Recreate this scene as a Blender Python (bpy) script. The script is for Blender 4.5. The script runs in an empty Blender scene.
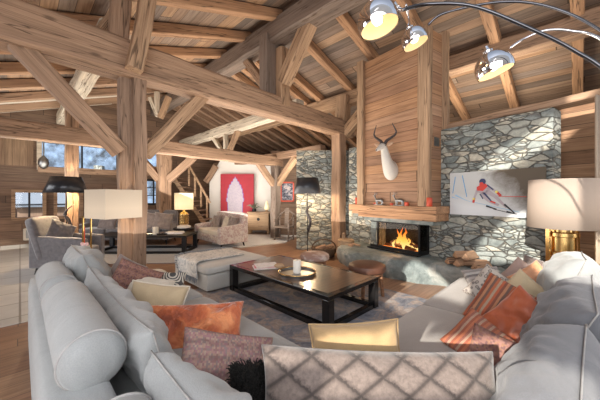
import bpy, bmesh, math, random
from mathutils import Vector, Matrix, noise
from mathutils.geometry import tessellate_polygon
random.seed(7)
PI = math.pi
COL = bpy.context.scene.collection
F = 280.0; H = 197.0; CZ = 1.5
R2 = math.sqrt(.5)

def P(u, v, d):      # point at depth d seen at photo position (u, v)
    return Vector(((u-300)*d/F, d, CZ-(v-H)*d/F))
def G(u, v, z=0):    # point at height z
    return P(u, v, F*(CZ-z)/(v-H))
def ST(t, s, z=0):   # the room's own axes: t runs with the tie beams, s with the ridge
    return Vector(((t-s)*R2, (t+s)*R2, z))
A45 = PI/4
# hearth wall frame: u along the wall (away), n out of the wall
WO = Vector((2.745, 5.12, 0)); WE = Vector((-.56, .828, 0)).normalized(); WN = Vector((-.828, -.56, 0)).normalized()
def W(u, n=0, z=0): return WO + WE*u + WN*n + Vector((0, 0, z))
# frame with local x = -u (to the right as seen), local y = up, local z = out of the wall
def wallmat(origin, xdir):
    x = xdir.normalized(); y = Vector((0, 0, 1)); z = x.cross(y)
    m = Matrix((x, y, z)).transposed().to_4x4(); m.translation = origin; return m
WR = math.atan2(-WE.y, -WE.x)    # yaw so that local x = -WE, local -y = out of the wall

# ---------------------------------------------------------------- materials
class NT:
    def __init__(s, name):
        s.m = bpy.data.materials.new(name); s.m.use_nodes = True; s.t = s.m.node_tree
        s.n = s.t.nodes; s.l = s.t.links; s.b = s.n['Principled BSDF']
        s.tc = s.n.new('ShaderNodeTexCoord')
    def set(s, inp, v):
        if hasattr(v, 'links') or isinstance(v, bpy.types.NodeSocket): s.l.new(v, inp)
        elif isinstance(v, (tuple, list)) and len(v) == 3 and inp.type == 'RGBA': inp.default_value = (*v, 1)
        else: inp.default_value = v
    def math(s, op, a, b=0.0, c=0.0):
        n = s.n.new('ShaderNodeMath'); n.operation = op
        s.set(n.inputs[0], a); s.set(n.inputs[1], b); s.set(n.inputs[2], c); return n.outputs[0]
    def co(s, scale=(1,1,1), rnd=True, rot=(0,0,0)):
        v = s.tc.outputs['Object']
        if rnd:
            oi = s.n.new('ShaderNodeObjectInfo'); a = s.n.new('ShaderNodeVectorMath'); a.operation = 'ADD'
            k = s.math('MULTIPLY', oi.outputs['Random'], 37.0)
            s.l.new(v, a.inputs[0]); s.l.new(k, a.inputs[1]); v = a.outputs[0]
        m = s.n.new('ShaderNodeMapping'); m.inputs['Scale'].default_value = scale; m.inputs['Rotation'].default_value = rot
        s.l.new(v, m.inputs[0]); return m.outputs[0]
    def noise(s, v, sc=5, det=4, rough=.6, dist=0.0):
        n = s.n.new('ShaderNodeTexNoise'); s.l.new(v, n.inputs['Vector'])
        n.inputs['Scale'].default_value = sc; n.inputs['Detail'].default_value = det
        n.inputs['Roughness'].default_value = rough; n.inputs['Distortion'].default_value = dist
        return n.outputs['Fac']
    def ramp(s, f, st, interp='LINEAR'):
        n = s.n.new('ShaderNodeValToRGB'); s.l.new(f, n.inputs[0]); cr = n.color_ramp; cr.interpolation = interp
        while len(cr.elements) < len(st): cr.elements.new(.5)
        for e, (p, c) in zip(cr.elements, st):
            e.position = p; e.color = (*c, 1) if len(c) == 3 else c
        return n.outputs[0]
    def mix(s, f, a, b, mode='MIX'):
        n = s.n.new('ShaderNodeMix'); n.data_type = 'RGBA'; n.blend_type = mode
        s.set(n.inputs[0], f); s.set(n.inputs[6], a); s.set(n.inputs[7], b); return n.outputs[2]
    def xyz(s, v):
        n = s.n.new('ShaderNodeSeparateXYZ'); s.l.new(v, n.inputs[0]); return n.outputs
    def bump(s, h, st=.3, d=.02):
        n = s.n.new('ShaderNodeBump'); n.inputs['Strength'].default_value = st; n.inputs['Distance'].default_value = d
        s.l.new(h, n.inputs['Height']); s.l.new(n.outputs[0], s.b.inputs['Normal'])
    def col(s, c): s.set(s.b.inputs['Base Color'], c)
    def p(s, **k):
        for a, v in k.items(): s.set(s.b.inputs[a.replace('_', ' ')], v)
        return s.m

def simple(name, c, rough=.6, metal=0., var=.12, sc=20, emit=None, es=0):
    n = NT(name); f = n.noise(n.co(), sc, 3)
    n.col(n.ramp(f, [(.3, tuple(x*(1-var) for x in c)), (.7, tuple(min(1, x*(1+var)) for x in c))]))
    n.p(Roughness=rough, Metallic=metal)
    if emit: n.b.inputs['Emission Color'].default_value = (*emit, 1); n.b.inputs['Emission Strength'].default_value = es
    return n.m

def wood(name, c1, c2, c3=(.08,.045,.025), rough=.75, bump=.5):   # grain along local x
    n = NT(name); v = n.co()
    def sc(a, b):
        m = n.n.new('ShaderNodeMapping'); m.inputs['Scale'].default_value = (a, b, b); n.l.new(v, m.inputs[0]); return m.outputs[0]
    g1 = n.noise(sc(.5, 5), 1.5, 5, .6, .5); g2 = n.noise(sc(1.2, 40), 1, 4, .7, .3); cr = n.noise(sc(.35, 9), 1.3, 3, .5, .3)
    base = n.ramp(g1, [(.3, c2), (.55, c1), (.75, tuple(min(1, x*1.2) for x in c1))])
    fine = n.ramp(g2, [(.3, (.62,.58,.55)), (.6, (1,1,1))])
    c = n.mix(.8, base, fine, 'MULTIPLY')
    crack = n.ramp(cr, [(.484, (0,0,0)), (.496, (1,1,1)), (.504, (1,1,1)), (.516, (0,0,0))])
    vo = n.n.new('ShaderNodeTexVoronoi'); n.l.new(sc(.55, 1.7), vo.inputs[0]); vo.inputs['Scale'].default_value = 2.2
    knot = n.ramp(vo.outputs['Distance'], [(.05, (1,1,1)), (.11, (0,0,0))])
    c = n.mix(n.math('MULTIPLY', crack, .8), c, c3); c = n.mix(n.math('MULTIPLY', knot, .7), c, c3)
    n.col(c); n.p(Roughness=rough)
    n.bump(n.math('SUBTRACT', n.math('ADD', g2, g1), n.math('MULTIPLY', crack, 1.0)), bump, .012)
    return n.m

def planks(name, cols, w=.18, ln=2.6, along='x', rough=.7, gap=.02, dark=(.04,.025,.015), up='y', grain=1.0, gapdark=.85):
    n = NT(name); v = n.co(rnd=False); o = n.xyz(v)
    ax = {'x':0,'y':1,'z':2}; a = o[ax[along]]; b = o[ax[up]]
    ry = n.math('DIVIDE', b, w); row = n.math('FLOOR', ry); fy = n.math('FRACT', ry)
    wn = n.n.new('ShaderNodeTexWhiteNoise'); wn.noise_dimensions = '1D'; n.l.new(row, wn.inputs['W'])
    xs = n.math('ADD', a, n.math('MULTIPLY', wn.outputs[0], 9.0)); rx = n.math('DIVIDE', xs, ln)
    seg = n.math('FLOOR', rx); fx = n.math('FRACT', rx)
    wn2 = n.n.new('ShaderNodeTexWhiteNoise'); wn2.noise_dimensions = '1D'
    n.l.new(n.math('ADD', n.math('MULTIPLY', seg, 13.7), n.math('MULTIPLY', row, 3.31)), wn2.inputs['W'])
    k = len(cols)
    base = n.ramp(wn2.outputs[0], [((i+.5)/k, c) for i, c in enumerate(cols)])
    cb = n.n.new('ShaderNodeCombineXYZ'); n.l.new(n.math('MULTIPLY', xs, .8), cb.inputs[0]); n.l.new(n.math('MULTIPLY', b, 14), cb.inputs[1])
    n.l.new(n.math('MULTIPLY', wn2.outputs[0], 50), cb.inputs[2])
    g = n.noise(cb.outputs[0], 1.6, 6, .65, .6)
    fine = n.ramp(g, [(.32, (1-.5*grain, 1-.55*grain, 1-.58*grain)), (.6, (1,1,1)), (.8, (1,.97,.93))])
    c = n.mix(.85, base, fine, 'MULTIPLY')
    big = n.noise(n.co((1,1,1), False), .8, 2)
    c = n.mix(.5, c, n.ramp(big, [(.35, (.6,.57,.55)), (.65, (1,1,1))]), 'MULTIPLY')
    e = n.math('LESS_THAN', n.math('MINIMUM', fy, n.math('SUBTRACT', 1.0, fy)), gap)
    e2 = n.math('LESS_THAN', fx, .004)
    ed = n.math('MAXIMUM', e, e2)
    n.col(n.mix(n.math('MULTIPLY', ed, gapdark), c, dark)); n.p(Roughness=rough)
    n.bump(n.math('SUBTRACT', n.math('MULTIPLY', g, .4), ed), .5, .01)
    return n.m

def stone(name, sx=4.2, sy=7.5, bright=1.0, warm=.25):
    n = NT(name); v = n.co(rnd=False)
    ns = n.n.new('ShaderNodeTexNoise'); n.l.new(v, ns.inputs['Vector']); ns.inputs['Scale'].default_value = 2.2; ns.inputs['Detail'].default_value = 3
    ad = n.n.new('ShaderNodeVectorMath'); ad.operation = 'MULTIPLY_ADD'; n.l.new(ns.outputs['Color'], ad.inputs[0])
    ad.inputs[1].default_value = (.2, .1, .08); n.l.new(v, ad.inputs[2])
    def vor(kx, ky, off):
        mp = n.n.new('ShaderNodeMapping'); mp.inputs['Scale'].default_value = (kx, ky, kx*.4); mp.inputs['Location'].default_value = (off, off, 0); n.l.new(ad.outputs[0], mp.inputs[0])
        v1 = n.n.new('ShaderNodeTexVoronoi'); v1.feature = 'DISTANCE_TO_EDGE'; v2 = n.n.new('ShaderNodeTexVoronoi'); v2.distance = 'EUCLIDEAN'
        for q in (v1, v2): q.inputs['Scale'].default_value = 1; q.inputs['Randomness'].default_value = .95; n.l.new(mp.outputs[0], q.inputs[0])
        rc = n.n.new('ShaderNodeSeparateColor'); n.l.new(v2.outputs['Color'], rc.inputs[0])
        return v1.outputs['Distance'], rc.outputs[0], rc.outputs[1]
    dA, cA, kA = vor(sx, sy, 0); dB, cB, kB = vor(sx*1.7, sy*2.1, 3.3)
    pick = n.math('GREATER_THAN', kA, .62)            # some big stones are broken into courses of thin ones
    dist = n.math('MINIMUM', dA, n.math('ADD', n.math('MULTIPLY', dB, .6), n.math('MULTIPLY', n.math('SUBTRACT', 1.0, pick), 5.0)))
    cc = n.math('ADD', n.math('MULTIPLY', cA, n.math('SUBTRACT', 1.0, pick)), n.math('MULTIPLY', cB, pick))
    b = bright
    base = n.ramp(cc, [(.0, (.17*b,.19*b,.185*b)), (.3, (.25*b,.27*b,.26*b)), (.6, (.33*b,.345*b,.32*b)), (.82, (.38*b,.36*b,.3*b)), (1., (.41*b,.38*b,.32*b))])
    sp = n.noise(v, 9, 6, .75); s2 = n.noise(v, 45, 3, .7)
    base = n.mix(.85, base, n.ramp(sp, [(.32, (.42,.46,.48)), (.62, (1.,1.,.98))]), 'MULTIPLY')
    edge = n.ramp(n.math('ADD', dist, n.math('MULTIPLY', n.math('SUBTRACT', sp, .5), .06)), [(.0, (1,1,1)), (.02, (.75,.75,.75)), (.065, (0,0,0))])
    c = n.mix(n.math('MULTIPLY', edge, .85), base, (.1*b,.095*b,.085*b)); n.col(c); n.p(Roughness=.85)
    hh = n.ramp(dist, [(0, (0,0,0)), (.05, (.7,.7,.7)), (.2, (1,1,1))])
    n.bump(n.math('ADD', n.math('ADD', hh, n.math('MULTIPLY', cc, .8)), n.math('ADD', n.math('MULTIPLY', sp, .7), n.math('MULTIPLY', s2, .2))), 1.0, .035)
    return n.m

def fabric(name, c, rough=.9, sheen=.3, var=.08, sc=220, bump=.25, folds=.5):
    n = NT(name); v = n.co(); f = n.noise(v, sc, 2); g = n.noise(v, 3.5, 4, .55, .8)
    c0 = n.ramp(f, [(.3, tuple(x*(1-var) for x in c)), (.7, tuple(min(1, x*(1+var)) for x in c))])
    n.col(n.mix(.6, c0, n.ramp(g, [(.35, (.86,.86,.86)), (.65, (1,1,1))]), 'MULTIPLY'))
    n.p(Roughness=rough, Sheen_Weight=sheen)
    n.bump(n.math('ADD', n.math('MULTIPLY', f, .12), n.math('MULTIPLY', g, folds)), bump, .04)
    return n.m

T1, T2 = (.47,.29,.175), (.3,.18,.105)
M = {}
M['beam'] = wood('aged timber', (.39,.25,.16), (.27,.17,.11))
M['post'] = wood('brown post timber', (.31,.205,.14), (.2,.13,.09))
M['beam2'] = wood('light timber', (.47,.31,.19), (.32,.2,.12))
M['beamdark'] = wood('grey timber', (.23,.175,.14), (.14,.105,.085))
M['beampale'] = wood('pale timber', (.68,.6,.48), (.52,.44,.34))
M['rafter'] = wood('rafter timber', (.5,.29,.16), (.34,.19,.105))
M['mantel'] = wood('mantel timber', (.56,.32,.175), (.36,.19,.1))
M['ceil'] = planks('ceiling boards', [(.2,.155,.125), (.33,.225,.155), (.27,.215,.18), (.43,.265,.155), (.31,.25,.205), (.5,.32,.19)], .2, 5, 'y', up='x')
M['wallw'] = planks('wall boards', [(.19,.12,.08), (.24,.15,.1), (.29,.18,.115), (.21,.135,.09)], .22, 4, 'x', up='y')
M['wallv'] = planks('upright wall boards', [(.3,.19,.115), (.24,.15,.09), (.35,.23,.14)], .16, 6, 'y', up='x')
M['chim'] = planks('chimney boards', [(.47,.26,.15), (.35,.2,.125), (.55,.33,.2), (.42,.26,.17), (.52,.29,.155)], .2, 6, 'x', up='y', gapdark=.8)
M['woodr'] = planks('right wall boards', [(.4,.22,.12), (.32,.18,.1), (.47,.28,.16)], .2, 3, 'x', up='y')
M['floor'] = planks('oak floor boards', [(.3,.165,.1), (.37,.21,.13), (.27,.145,.09), (.41,.25,.155)], .2, 2.2, 'x', rough=.35, gap=.012, up='y')
M['tile'] = None
M['stone'] = stone('dry stone', 4.4, 10.0, 1.4)
M['stone2'] = stone('dry stone far', 4.6, 9.8, 1.4)
n = NT('floor tiles'); v = n.co(rnd=False)
bk = n.n.new('ShaderNodeTexBrick'); n.l.new(v, bk.inputs[0]); bk.inputs['Scale'].default_value = 1
bk.inputs['Color1'].default_value = (.5,.49,.46,1); bk.inputs['Color2'].default_value = (.6,.58,.54,1); bk.inputs['Mortar'].default_value = (.25,.23,.2,1)
bk.inputs['Mortar Size'].default_value = .012; bk.inputs['Brick Width'].default_value = .42; bk.inputs['Row Height'].default_value = .62; bk.offset = .0
n.col(n.mix(.5, bk.outputs[0], n.ramp(n.noise(v, 4, 5), [(.3, (.7,.7,.7)), (.7, (1,1,1))]), 'MULTIPLY')); M['tile'] = n.p(Roughness=.35)
# slab of the hearth
n = NT('hearth slab stone'); v = n.co(rnd=False); a = n.noise(v, 2.2, 6, .65, .6); b_ = n.noise(v, 11, 5, .7)
n.col(n.mix(.5, n.ramp(a, [(.3, (.1,.13,.13)), (.48, (.22,.26,.255)), (.62, (.42,.43,.4)), (.8,(.36,.3,.24))]), n.ramp(b_, [(.3, (.5,.5,.5)), (.7, (1,1,1))]), 'MULTIPLY'))
n.bump(n.math('ADD', a, n.math('MULTIPLY', b_, .4)), .8, .06); M['slab'] = n.p(Roughness=.6)
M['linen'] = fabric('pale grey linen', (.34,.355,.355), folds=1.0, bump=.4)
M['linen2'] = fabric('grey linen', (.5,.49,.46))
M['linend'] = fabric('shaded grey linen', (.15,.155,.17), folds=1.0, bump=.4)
M['seatr'] = fabric('warm grey linen', (.33,.3,.275))
M['piping'] = simple('grey piping', (.36,.35,.34), .9)
M['black'] = simple('black lacquer', (.012,.011,.011), .12)
M['blackm'] = simple('black iron', (.02,.02,.022), .45, .6)
M['firebl'] = simple('firebox steel', (.02,.02,.02), .5, .3)
n = NT('dark polished wood'); v = n.co((1, 14, 14)); g = n.noise(v, 2, 5, .6, .4)
n.col(n.ramp(g, [(.3, (.045,.022,.012)), (.7, (.13,.07,.04))])); M['tabletop'] = n.p(Roughness=.28, Coat_Weight=.25, Coat_Roughness=.08)
M['chrome'] = simple('polished chrome', (.8,.8,.82), .06, 1, .02)
M['chromedk'] = simple('dark chrome', (.13,.13,.14), .12, 1, .02)
M['gold'] = simple('brushed brass', (.75,.5,.2), .2, 1, .05)
M['silver'] = simple('silver metal', (.3,.3,.3), .4, 1, .05)
M['white'] = simple('white plaster', (.78,.75,.7), .9, 0, .03, 2)
M['ivory'] = simple('ivory hair', (.6,.57,.52), .8, 0, .06, 60)
M['horn'] = simple('dark horn', (.06,.05,.05), .45, 0, .4, 30)
M['earin'] = simple('tan ear', (.5,.33,.22), .8)
M['nose'] = simple('dark nose', (.05,.04,.04), .4)
M['wax'] = simple('ivory wax', (.85,.82,.74), .45, 0, .03)
M['redwax'] = simple('red wax', (.55,.07,.03), .4, 0, .1)
M['leather'] = simple('brown leather', (.1,.042,.025), .5, 0, .3, 6)
M['legwood'] = wood('stool leg wood', (.34,.17,.09), (.22,.11,.06))
M['paper'] = simple('white paper', (.82,.8,.8), .6)
M['pink'] = simple('pink print', (.75,.3,.36), .5)
M['oakl'] = wood('pale oak', (.52,.36,.22), (.42,.28,.17), bump=.2)
M['log'] = wood('firewood', (.5,.3,.18), (.3,.19,.12))
M['bark'] = simple('bark', (.16,.1,.07), .95, 0, .4, 15)
M['char'] = simple('charred log', (.05,.035,.03), .9, 0, .5, 15, (1,.2,.03), .15)
M['wicker'] = simple('brown wicker', (.1,.06,.035), .8, 0, .4, 60)
M['glassp'] = None
n = NT('window glass'); tr = n.n.new('ShaderNodeBsdfTransparent'); gl = n.n.new('ShaderNodeBsdfGlossy'); gl.inputs['Roughness'].default_value = .02
mx = n.n.new('ShaderNodeMixShader'); lw = n.n.new('ShaderNodeLayerWeight'); lw.inputs[0].default_value = .25
n.l.new(lw.outputs['Fresnel'], mx.inputs[0]); n.l.new(tr.outputs[0], mx.inputs[1]); n.l.new(gl.outputs[0], mx.inputs[2])
n.l.new(mx.outputs[0], n.n['Material Output'].inputs[0]); M['glassp'] = n.m
M['glassd'] = n.m.copy(); M['glassd'].name = 'smoked fire glass'
for q in M['glassd'].node_tree.nodes:
    if q.type == 'BSDF_TRANSPARENT': q.inputs[0].default_value = (.75,.75,.75,1)
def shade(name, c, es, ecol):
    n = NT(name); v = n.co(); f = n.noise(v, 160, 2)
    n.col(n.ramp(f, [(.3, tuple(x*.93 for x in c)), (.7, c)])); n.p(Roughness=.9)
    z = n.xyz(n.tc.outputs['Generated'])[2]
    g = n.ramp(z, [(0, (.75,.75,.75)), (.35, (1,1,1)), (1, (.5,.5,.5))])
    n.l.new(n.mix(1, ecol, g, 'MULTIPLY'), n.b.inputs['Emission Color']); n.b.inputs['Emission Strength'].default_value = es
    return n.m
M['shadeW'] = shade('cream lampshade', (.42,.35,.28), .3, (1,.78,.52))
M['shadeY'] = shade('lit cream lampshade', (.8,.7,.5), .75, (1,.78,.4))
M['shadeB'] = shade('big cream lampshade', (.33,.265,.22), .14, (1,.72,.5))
M['shadeBlack'] = simple('black satin lampshade', (.022,.025,.032), .28, .2, .1)
M['bulb'] = simple('glowing bulb', (1,.9,.7), .4, 0, 0, 1, (1,.82,.5), 5)
M['opal'] = simple('cream lamp lining', (.6,.48,.32), .6, 0, .02, 1, (1,.8,.5), .22)
# ---- cushion cloths
def uvn(name): n = NT(name); return n, n.xyz(n.co(rnd=False))
def diamondmat():
    n = NT('brown diamond weave'); v = n.co(rnd=False); wv = n.noise(v, 60, 3, .7); o = n.xyz(v)
    a = n.math('ADD', n.math('MULTIPLY', o[0], 5.0), n.math('MULTIPLY', wv, .12)); b = n.math('ADD', n.math('MULTIPLY', o[2], 7.5), n.math('MULTIPLY', wv, .12))
    f1 = n.math('ABSOLUTE', n.math('SUBTRACT', n.math('FRACT', n.math('ADD', a, b)), .5))
    f2 = n.math('ABSOLUTE', n.math('SUBTRACT', n.math('FRACT', n.math('SUBTRACT', a, b)), .5))
    m = n.math('MAXIMUM', f1, f2)
    c = n.ramp(m, [(.3, (.185,.145,.125)), (.41, (.13,.1,.086)), (.475, (.05,.037,.032))])
    n.col(n.mix(.8, c, n.ramp(wv, [(.35, (.62,.6,.6)), (.65, (1,1,1))]), 'MULTIPLY'))
    n.bump(n.math('SUBTRACT', n.math('MULTIPLY', wv, .3), m), .5, .015); return n.p(Roughness=.85, Sheen_Weight=.4)
M['diamond'] = diamondmat()
def velvet():
    n = NT('rust orange velvet'); v = n.co(rnd=False); g = n.noise(v, 6, 4, .55, .3)
    n.col(n.ramp(g, [(.34, (.25,.045,.014)), (.5, (.48,.105,.028)), (.66, (.78,.29,.11))])); n.bump(g, 1, .09)
    return n.p(Roughness=.55, Sheen_Weight=.6)
M['velvet'] = velvet(); M['satin'] = fabric('burnt orange satin', (.38,.085,.03), .45, .4, .1, 8, .8, 1.2)
def weave(name, cols, fx=55, fz=40, rough=.9):
    n, o = uvn(name); a = n.math('MULTIPLY', o[0], fx); b = n.math('MULTIPLY', o[2], fz)
    cb = n.n.new('ShaderNodeCombineXYZ'); n.l.new(n.math('FLOOR', a), cb.inputs[0]); n.l.new(n.math('FLOOR', b), cb.inputs[1])
    wn = n.n.new('ShaderNodeTexWhiteNoise'); wn.noise_dimensions = '3D'; n.l.new(cb.outputs[0], wn.inputs[0])
    k = len(cols); c = n.ramp(wn.outputs[0], [(i/k, q) for i, q in enumerate(cols)], 'CONSTANT')
    st = n.math('ABSOLUTE', n.math('SUBTRACT', n.math('FRACT', n.math('MULTIPLY', o[2], 13)), .5))
    n.col(n.mix(.5, c, n.ramp(st, [(.1, (.55,.5,.52)), (.3, (1,1,1))]), 'MULTIPLY')); n.bump(wn.outputs[0], .3, .004); return n.p(Roughness=rough)
M['pinkweave'] = weave('pink and brown woven check', [(.34,.2,.18), (.26,.15,.14), (.38,.27,.22), (.3,.16,.17), (.24,.18,.17), (.35,.23,.18)], 110, 85)
M['plum'] = weave('plum woven check', [(.25,.12,.1), (.17,.09,.085), (.3,.16,.13), (.28,.15,.1)], 90, 90)
def stripes(name, cols, f, ax=0, soft='CONSTANT'):
    n, o = uvn(name); w = n.noise(n.co(rnd=False), 5, 2)
    x = n.math('FRACT', n.math('ADD', n.math('MULTIPLY', o[ax], f), n.math('MULTIPLY', w, .15))); k = len(cols)
    c = n.ramp(x, [(i/k, q) for i, q in enumerate(cols)], soft); fz = n.noise(n.co(rnd=False), 120, 2)
    n.col(n.mix(.5, c, n.ramp(fz, [(.3, (.6,.6,.6)), (.7, (1,1,1))]), 'MULTIPLY')); n.bump(n.math('ADD', fz, x), .3, .006); return n.p(Roughness=.85)
M['rust'] = stripes('rust and brown stripes', [(.4,.1,.045), (.2,.07,.045), (.42,.19,.1), (.15,.085,.065), (.38,.11,.05), (.36,.26,.18)], 9, 0)
M['rustz'] = stripes('orange fine stripes', [(.42,.14,.07), (.27,.1,.07), (.38,.24,.17), (.3,.09,.05)], 17, 0)
M['greystripe'] = stripes('grey ribbed stripes', [(.42,.38,.36), (.2,.18,.18), (.5,.47,.44), (.3,.27,.26)], 9, 2)
M['beige'] = fabric('beige cotton', (.46,.31,.155), folds=.4)
M['yellow'] = fabric('pale straw cotton', (.52,.41,.26), folds=.4)
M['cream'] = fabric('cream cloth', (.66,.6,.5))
M['brownv'] = fabric('taupe velvet', (.22,.175,.16), .6, .7, .2, 12, .4)
M['greyv'] = fabric('grey crushed velvet', (.125,.118,.128), .6, .8, .25, 14, .4)
M['tanpink'] = fabric('rose tan linen', (.42,.3,.26))
M['orangel'] = fabric('soft orange satin', (.68,.33,.17), .5, .4, .1, 8)
n = NT('black and cream lozenges'); o = n.xyz(n.co(rnd=False)); a = n.math('MULTIPLY', o[0], 16); b_ = n.math('MULTIPLY', o[2], 16)
m_ = n.math('PINGPONG', n.math('MULTIPLY', n.math('MULTIPLY', n.math('SINE', a), n.math('SINE', b_)), 3.2), .5)
n.col(n.ramp(m_, [(0, (.08,.08,.08)), (.2, (.08,.08,.08)), (.24, (.6,.57,.5))], 'CONSTANT')); M['lozenge'] = n.p(Roughness=.9)
n = NT('dark floral print'); v = n.co(rnd=False); q = n.n.new('ShaderNodeTexVoronoi'); n.l.new(v, q.inputs[0]); q.inputs['Scale'].default_value = 26
n.col(n.ramp(n.math('ADD', q.outputs['Distance'], n.math('MULTIPLY', n.noise(v, 12, 3), .4)), [(.4, (.45,.4,.35)), (.55, (.12,.1,.1)), (.75, (.5,.45,.4))])); M['floral'] = n.p(Roughness=.9)
n = NT('rose damask'); v = n.co(rnd=False); g = n.noise(v, 9, 4, .6, 1.5)
n.col(n.ramp(g, [(.45, (.62,.57,.54)), (.55, (.46,.34,.33))])); M['damask'] = n.p(Roughness=.7, Sheen_Weight=.4)
n = NT('black shaggy fur'); v = n.co(rnd=False); g = n.noise(v, 60, 4, .8); n.col(n.ramp(g, [(.4, (.004,.004,.004)), (.8, (.04,.035,.03))])); n.bump(g, 1, .03); M['fur'] = n.p(Roughness=.8)
n = NT('faded blue grey carpet'); v = n.co(rnd=False); g = n.noise(v, 3.2, 7, .75, 1.0); g2 = n.noise(v, 30, 4, .8)
c = n.ramp(g, [(.36, (.15,.16,.2)), (.47, (.28,.29,.33)), (.56, (.45,.36,.31)), (.66, (.55,.52,.5))])
n.col(n.mix(.6, c, n.ramp(g2, [(.3, (.5,.5,.5)), (.7, (1,1,1))]), 'MULTIPLY')); n.bump(g2, .4, .01); M['rug'] = n.p(Roughness=.95)
M['ruggrey'] = fabric('grey carpet', (.3,.3,.32), var=.2, sc=40); M['rugwhite'] = fabric('white shag', (.62,.6,.56), var=.2, sc=60, bump=.6)
n = NT('cow hide'); v = n.co(rnd=False); g = n.noise(v, 4, 3, .5, .5); n.col(n.ramp(g, [(.45, (.6,.5,.44)), (.55, (.33,.2,.16))])); M['hide'] = n.p(Roughness=.8)
n = NT('mottled throw'); v = n.co(rnd=False); g = n.noise(v, 12, 5, .7, 1); n.col(n.ramp(g, [(.38, (.38,.41,.43)), (.5, (.68,.67,.64)), (.7, (.78,.76,.72))])); n.bump(g, .5, .02); M['throw'] = n.p(Roughness=.95)
M['fringe'] = fabric('slate fringe', (.2,.23,.27), sc=90, var=.5)
M['snow'] = simple('snow', (.2,.24,.3), .8, 0, .03, 2)
M['redpaint'] = simple('crimson canvas', (.36,.014,.03), .6, 0, .08, 4)
n = NT('lilac panelled paint'); v = n.co((1,1,1), False); bk = n.n.new('ShaderNodeTexBrick'); n.l.new(v, bk.inputs[0]); bk.inputs['Scale'].default_value = 9
bk.inputs['Color1'].default_value = (.38,.33,.42,1); bk.inputs['Color2'].default_value = (.48,.42,.47,1); bk.inputs['Mortar'].default_value = (.5,.45,.5,1); n.col(bk.outputs[0]); M['lilac'] = n.p(Roughness=.6)
M['violet'] = simple('violet outline', (.2,.12,.4), .6)
def curtainm():
    n = NT('oatmeal curtain'); g = n.noise(n.co(), 100, 2); n.col(n.ramp(g, [(.3, (.42,.33,.25)), (.7, (.5,.41,.32))])); return n.p(Roughness=.9)
M['curtain'] = curtainm()
n = NT('flame'); z = n.xyz(n.tc.outputs['Generated'])[2]
c = n.ramp(z, [(0, (1,.75,.3)), (.4, (1,.5,.08)), (.8, (1,.2,.02)), (1, (.6,.07,0))])
em = n.n.new('ShaderNodeEmission'); n.l.new(c, em.inputs[0]); em.inputs[1].default_value = 2.6
n.l.new(em.outputs[0], n.n['Material Output'].inputs[0]); M['flame'] = n.m
M['ember'] = simple('embers', (.1,.02,.01), .9, 0, .3, 30, (1,.25,.04), 3)

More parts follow.
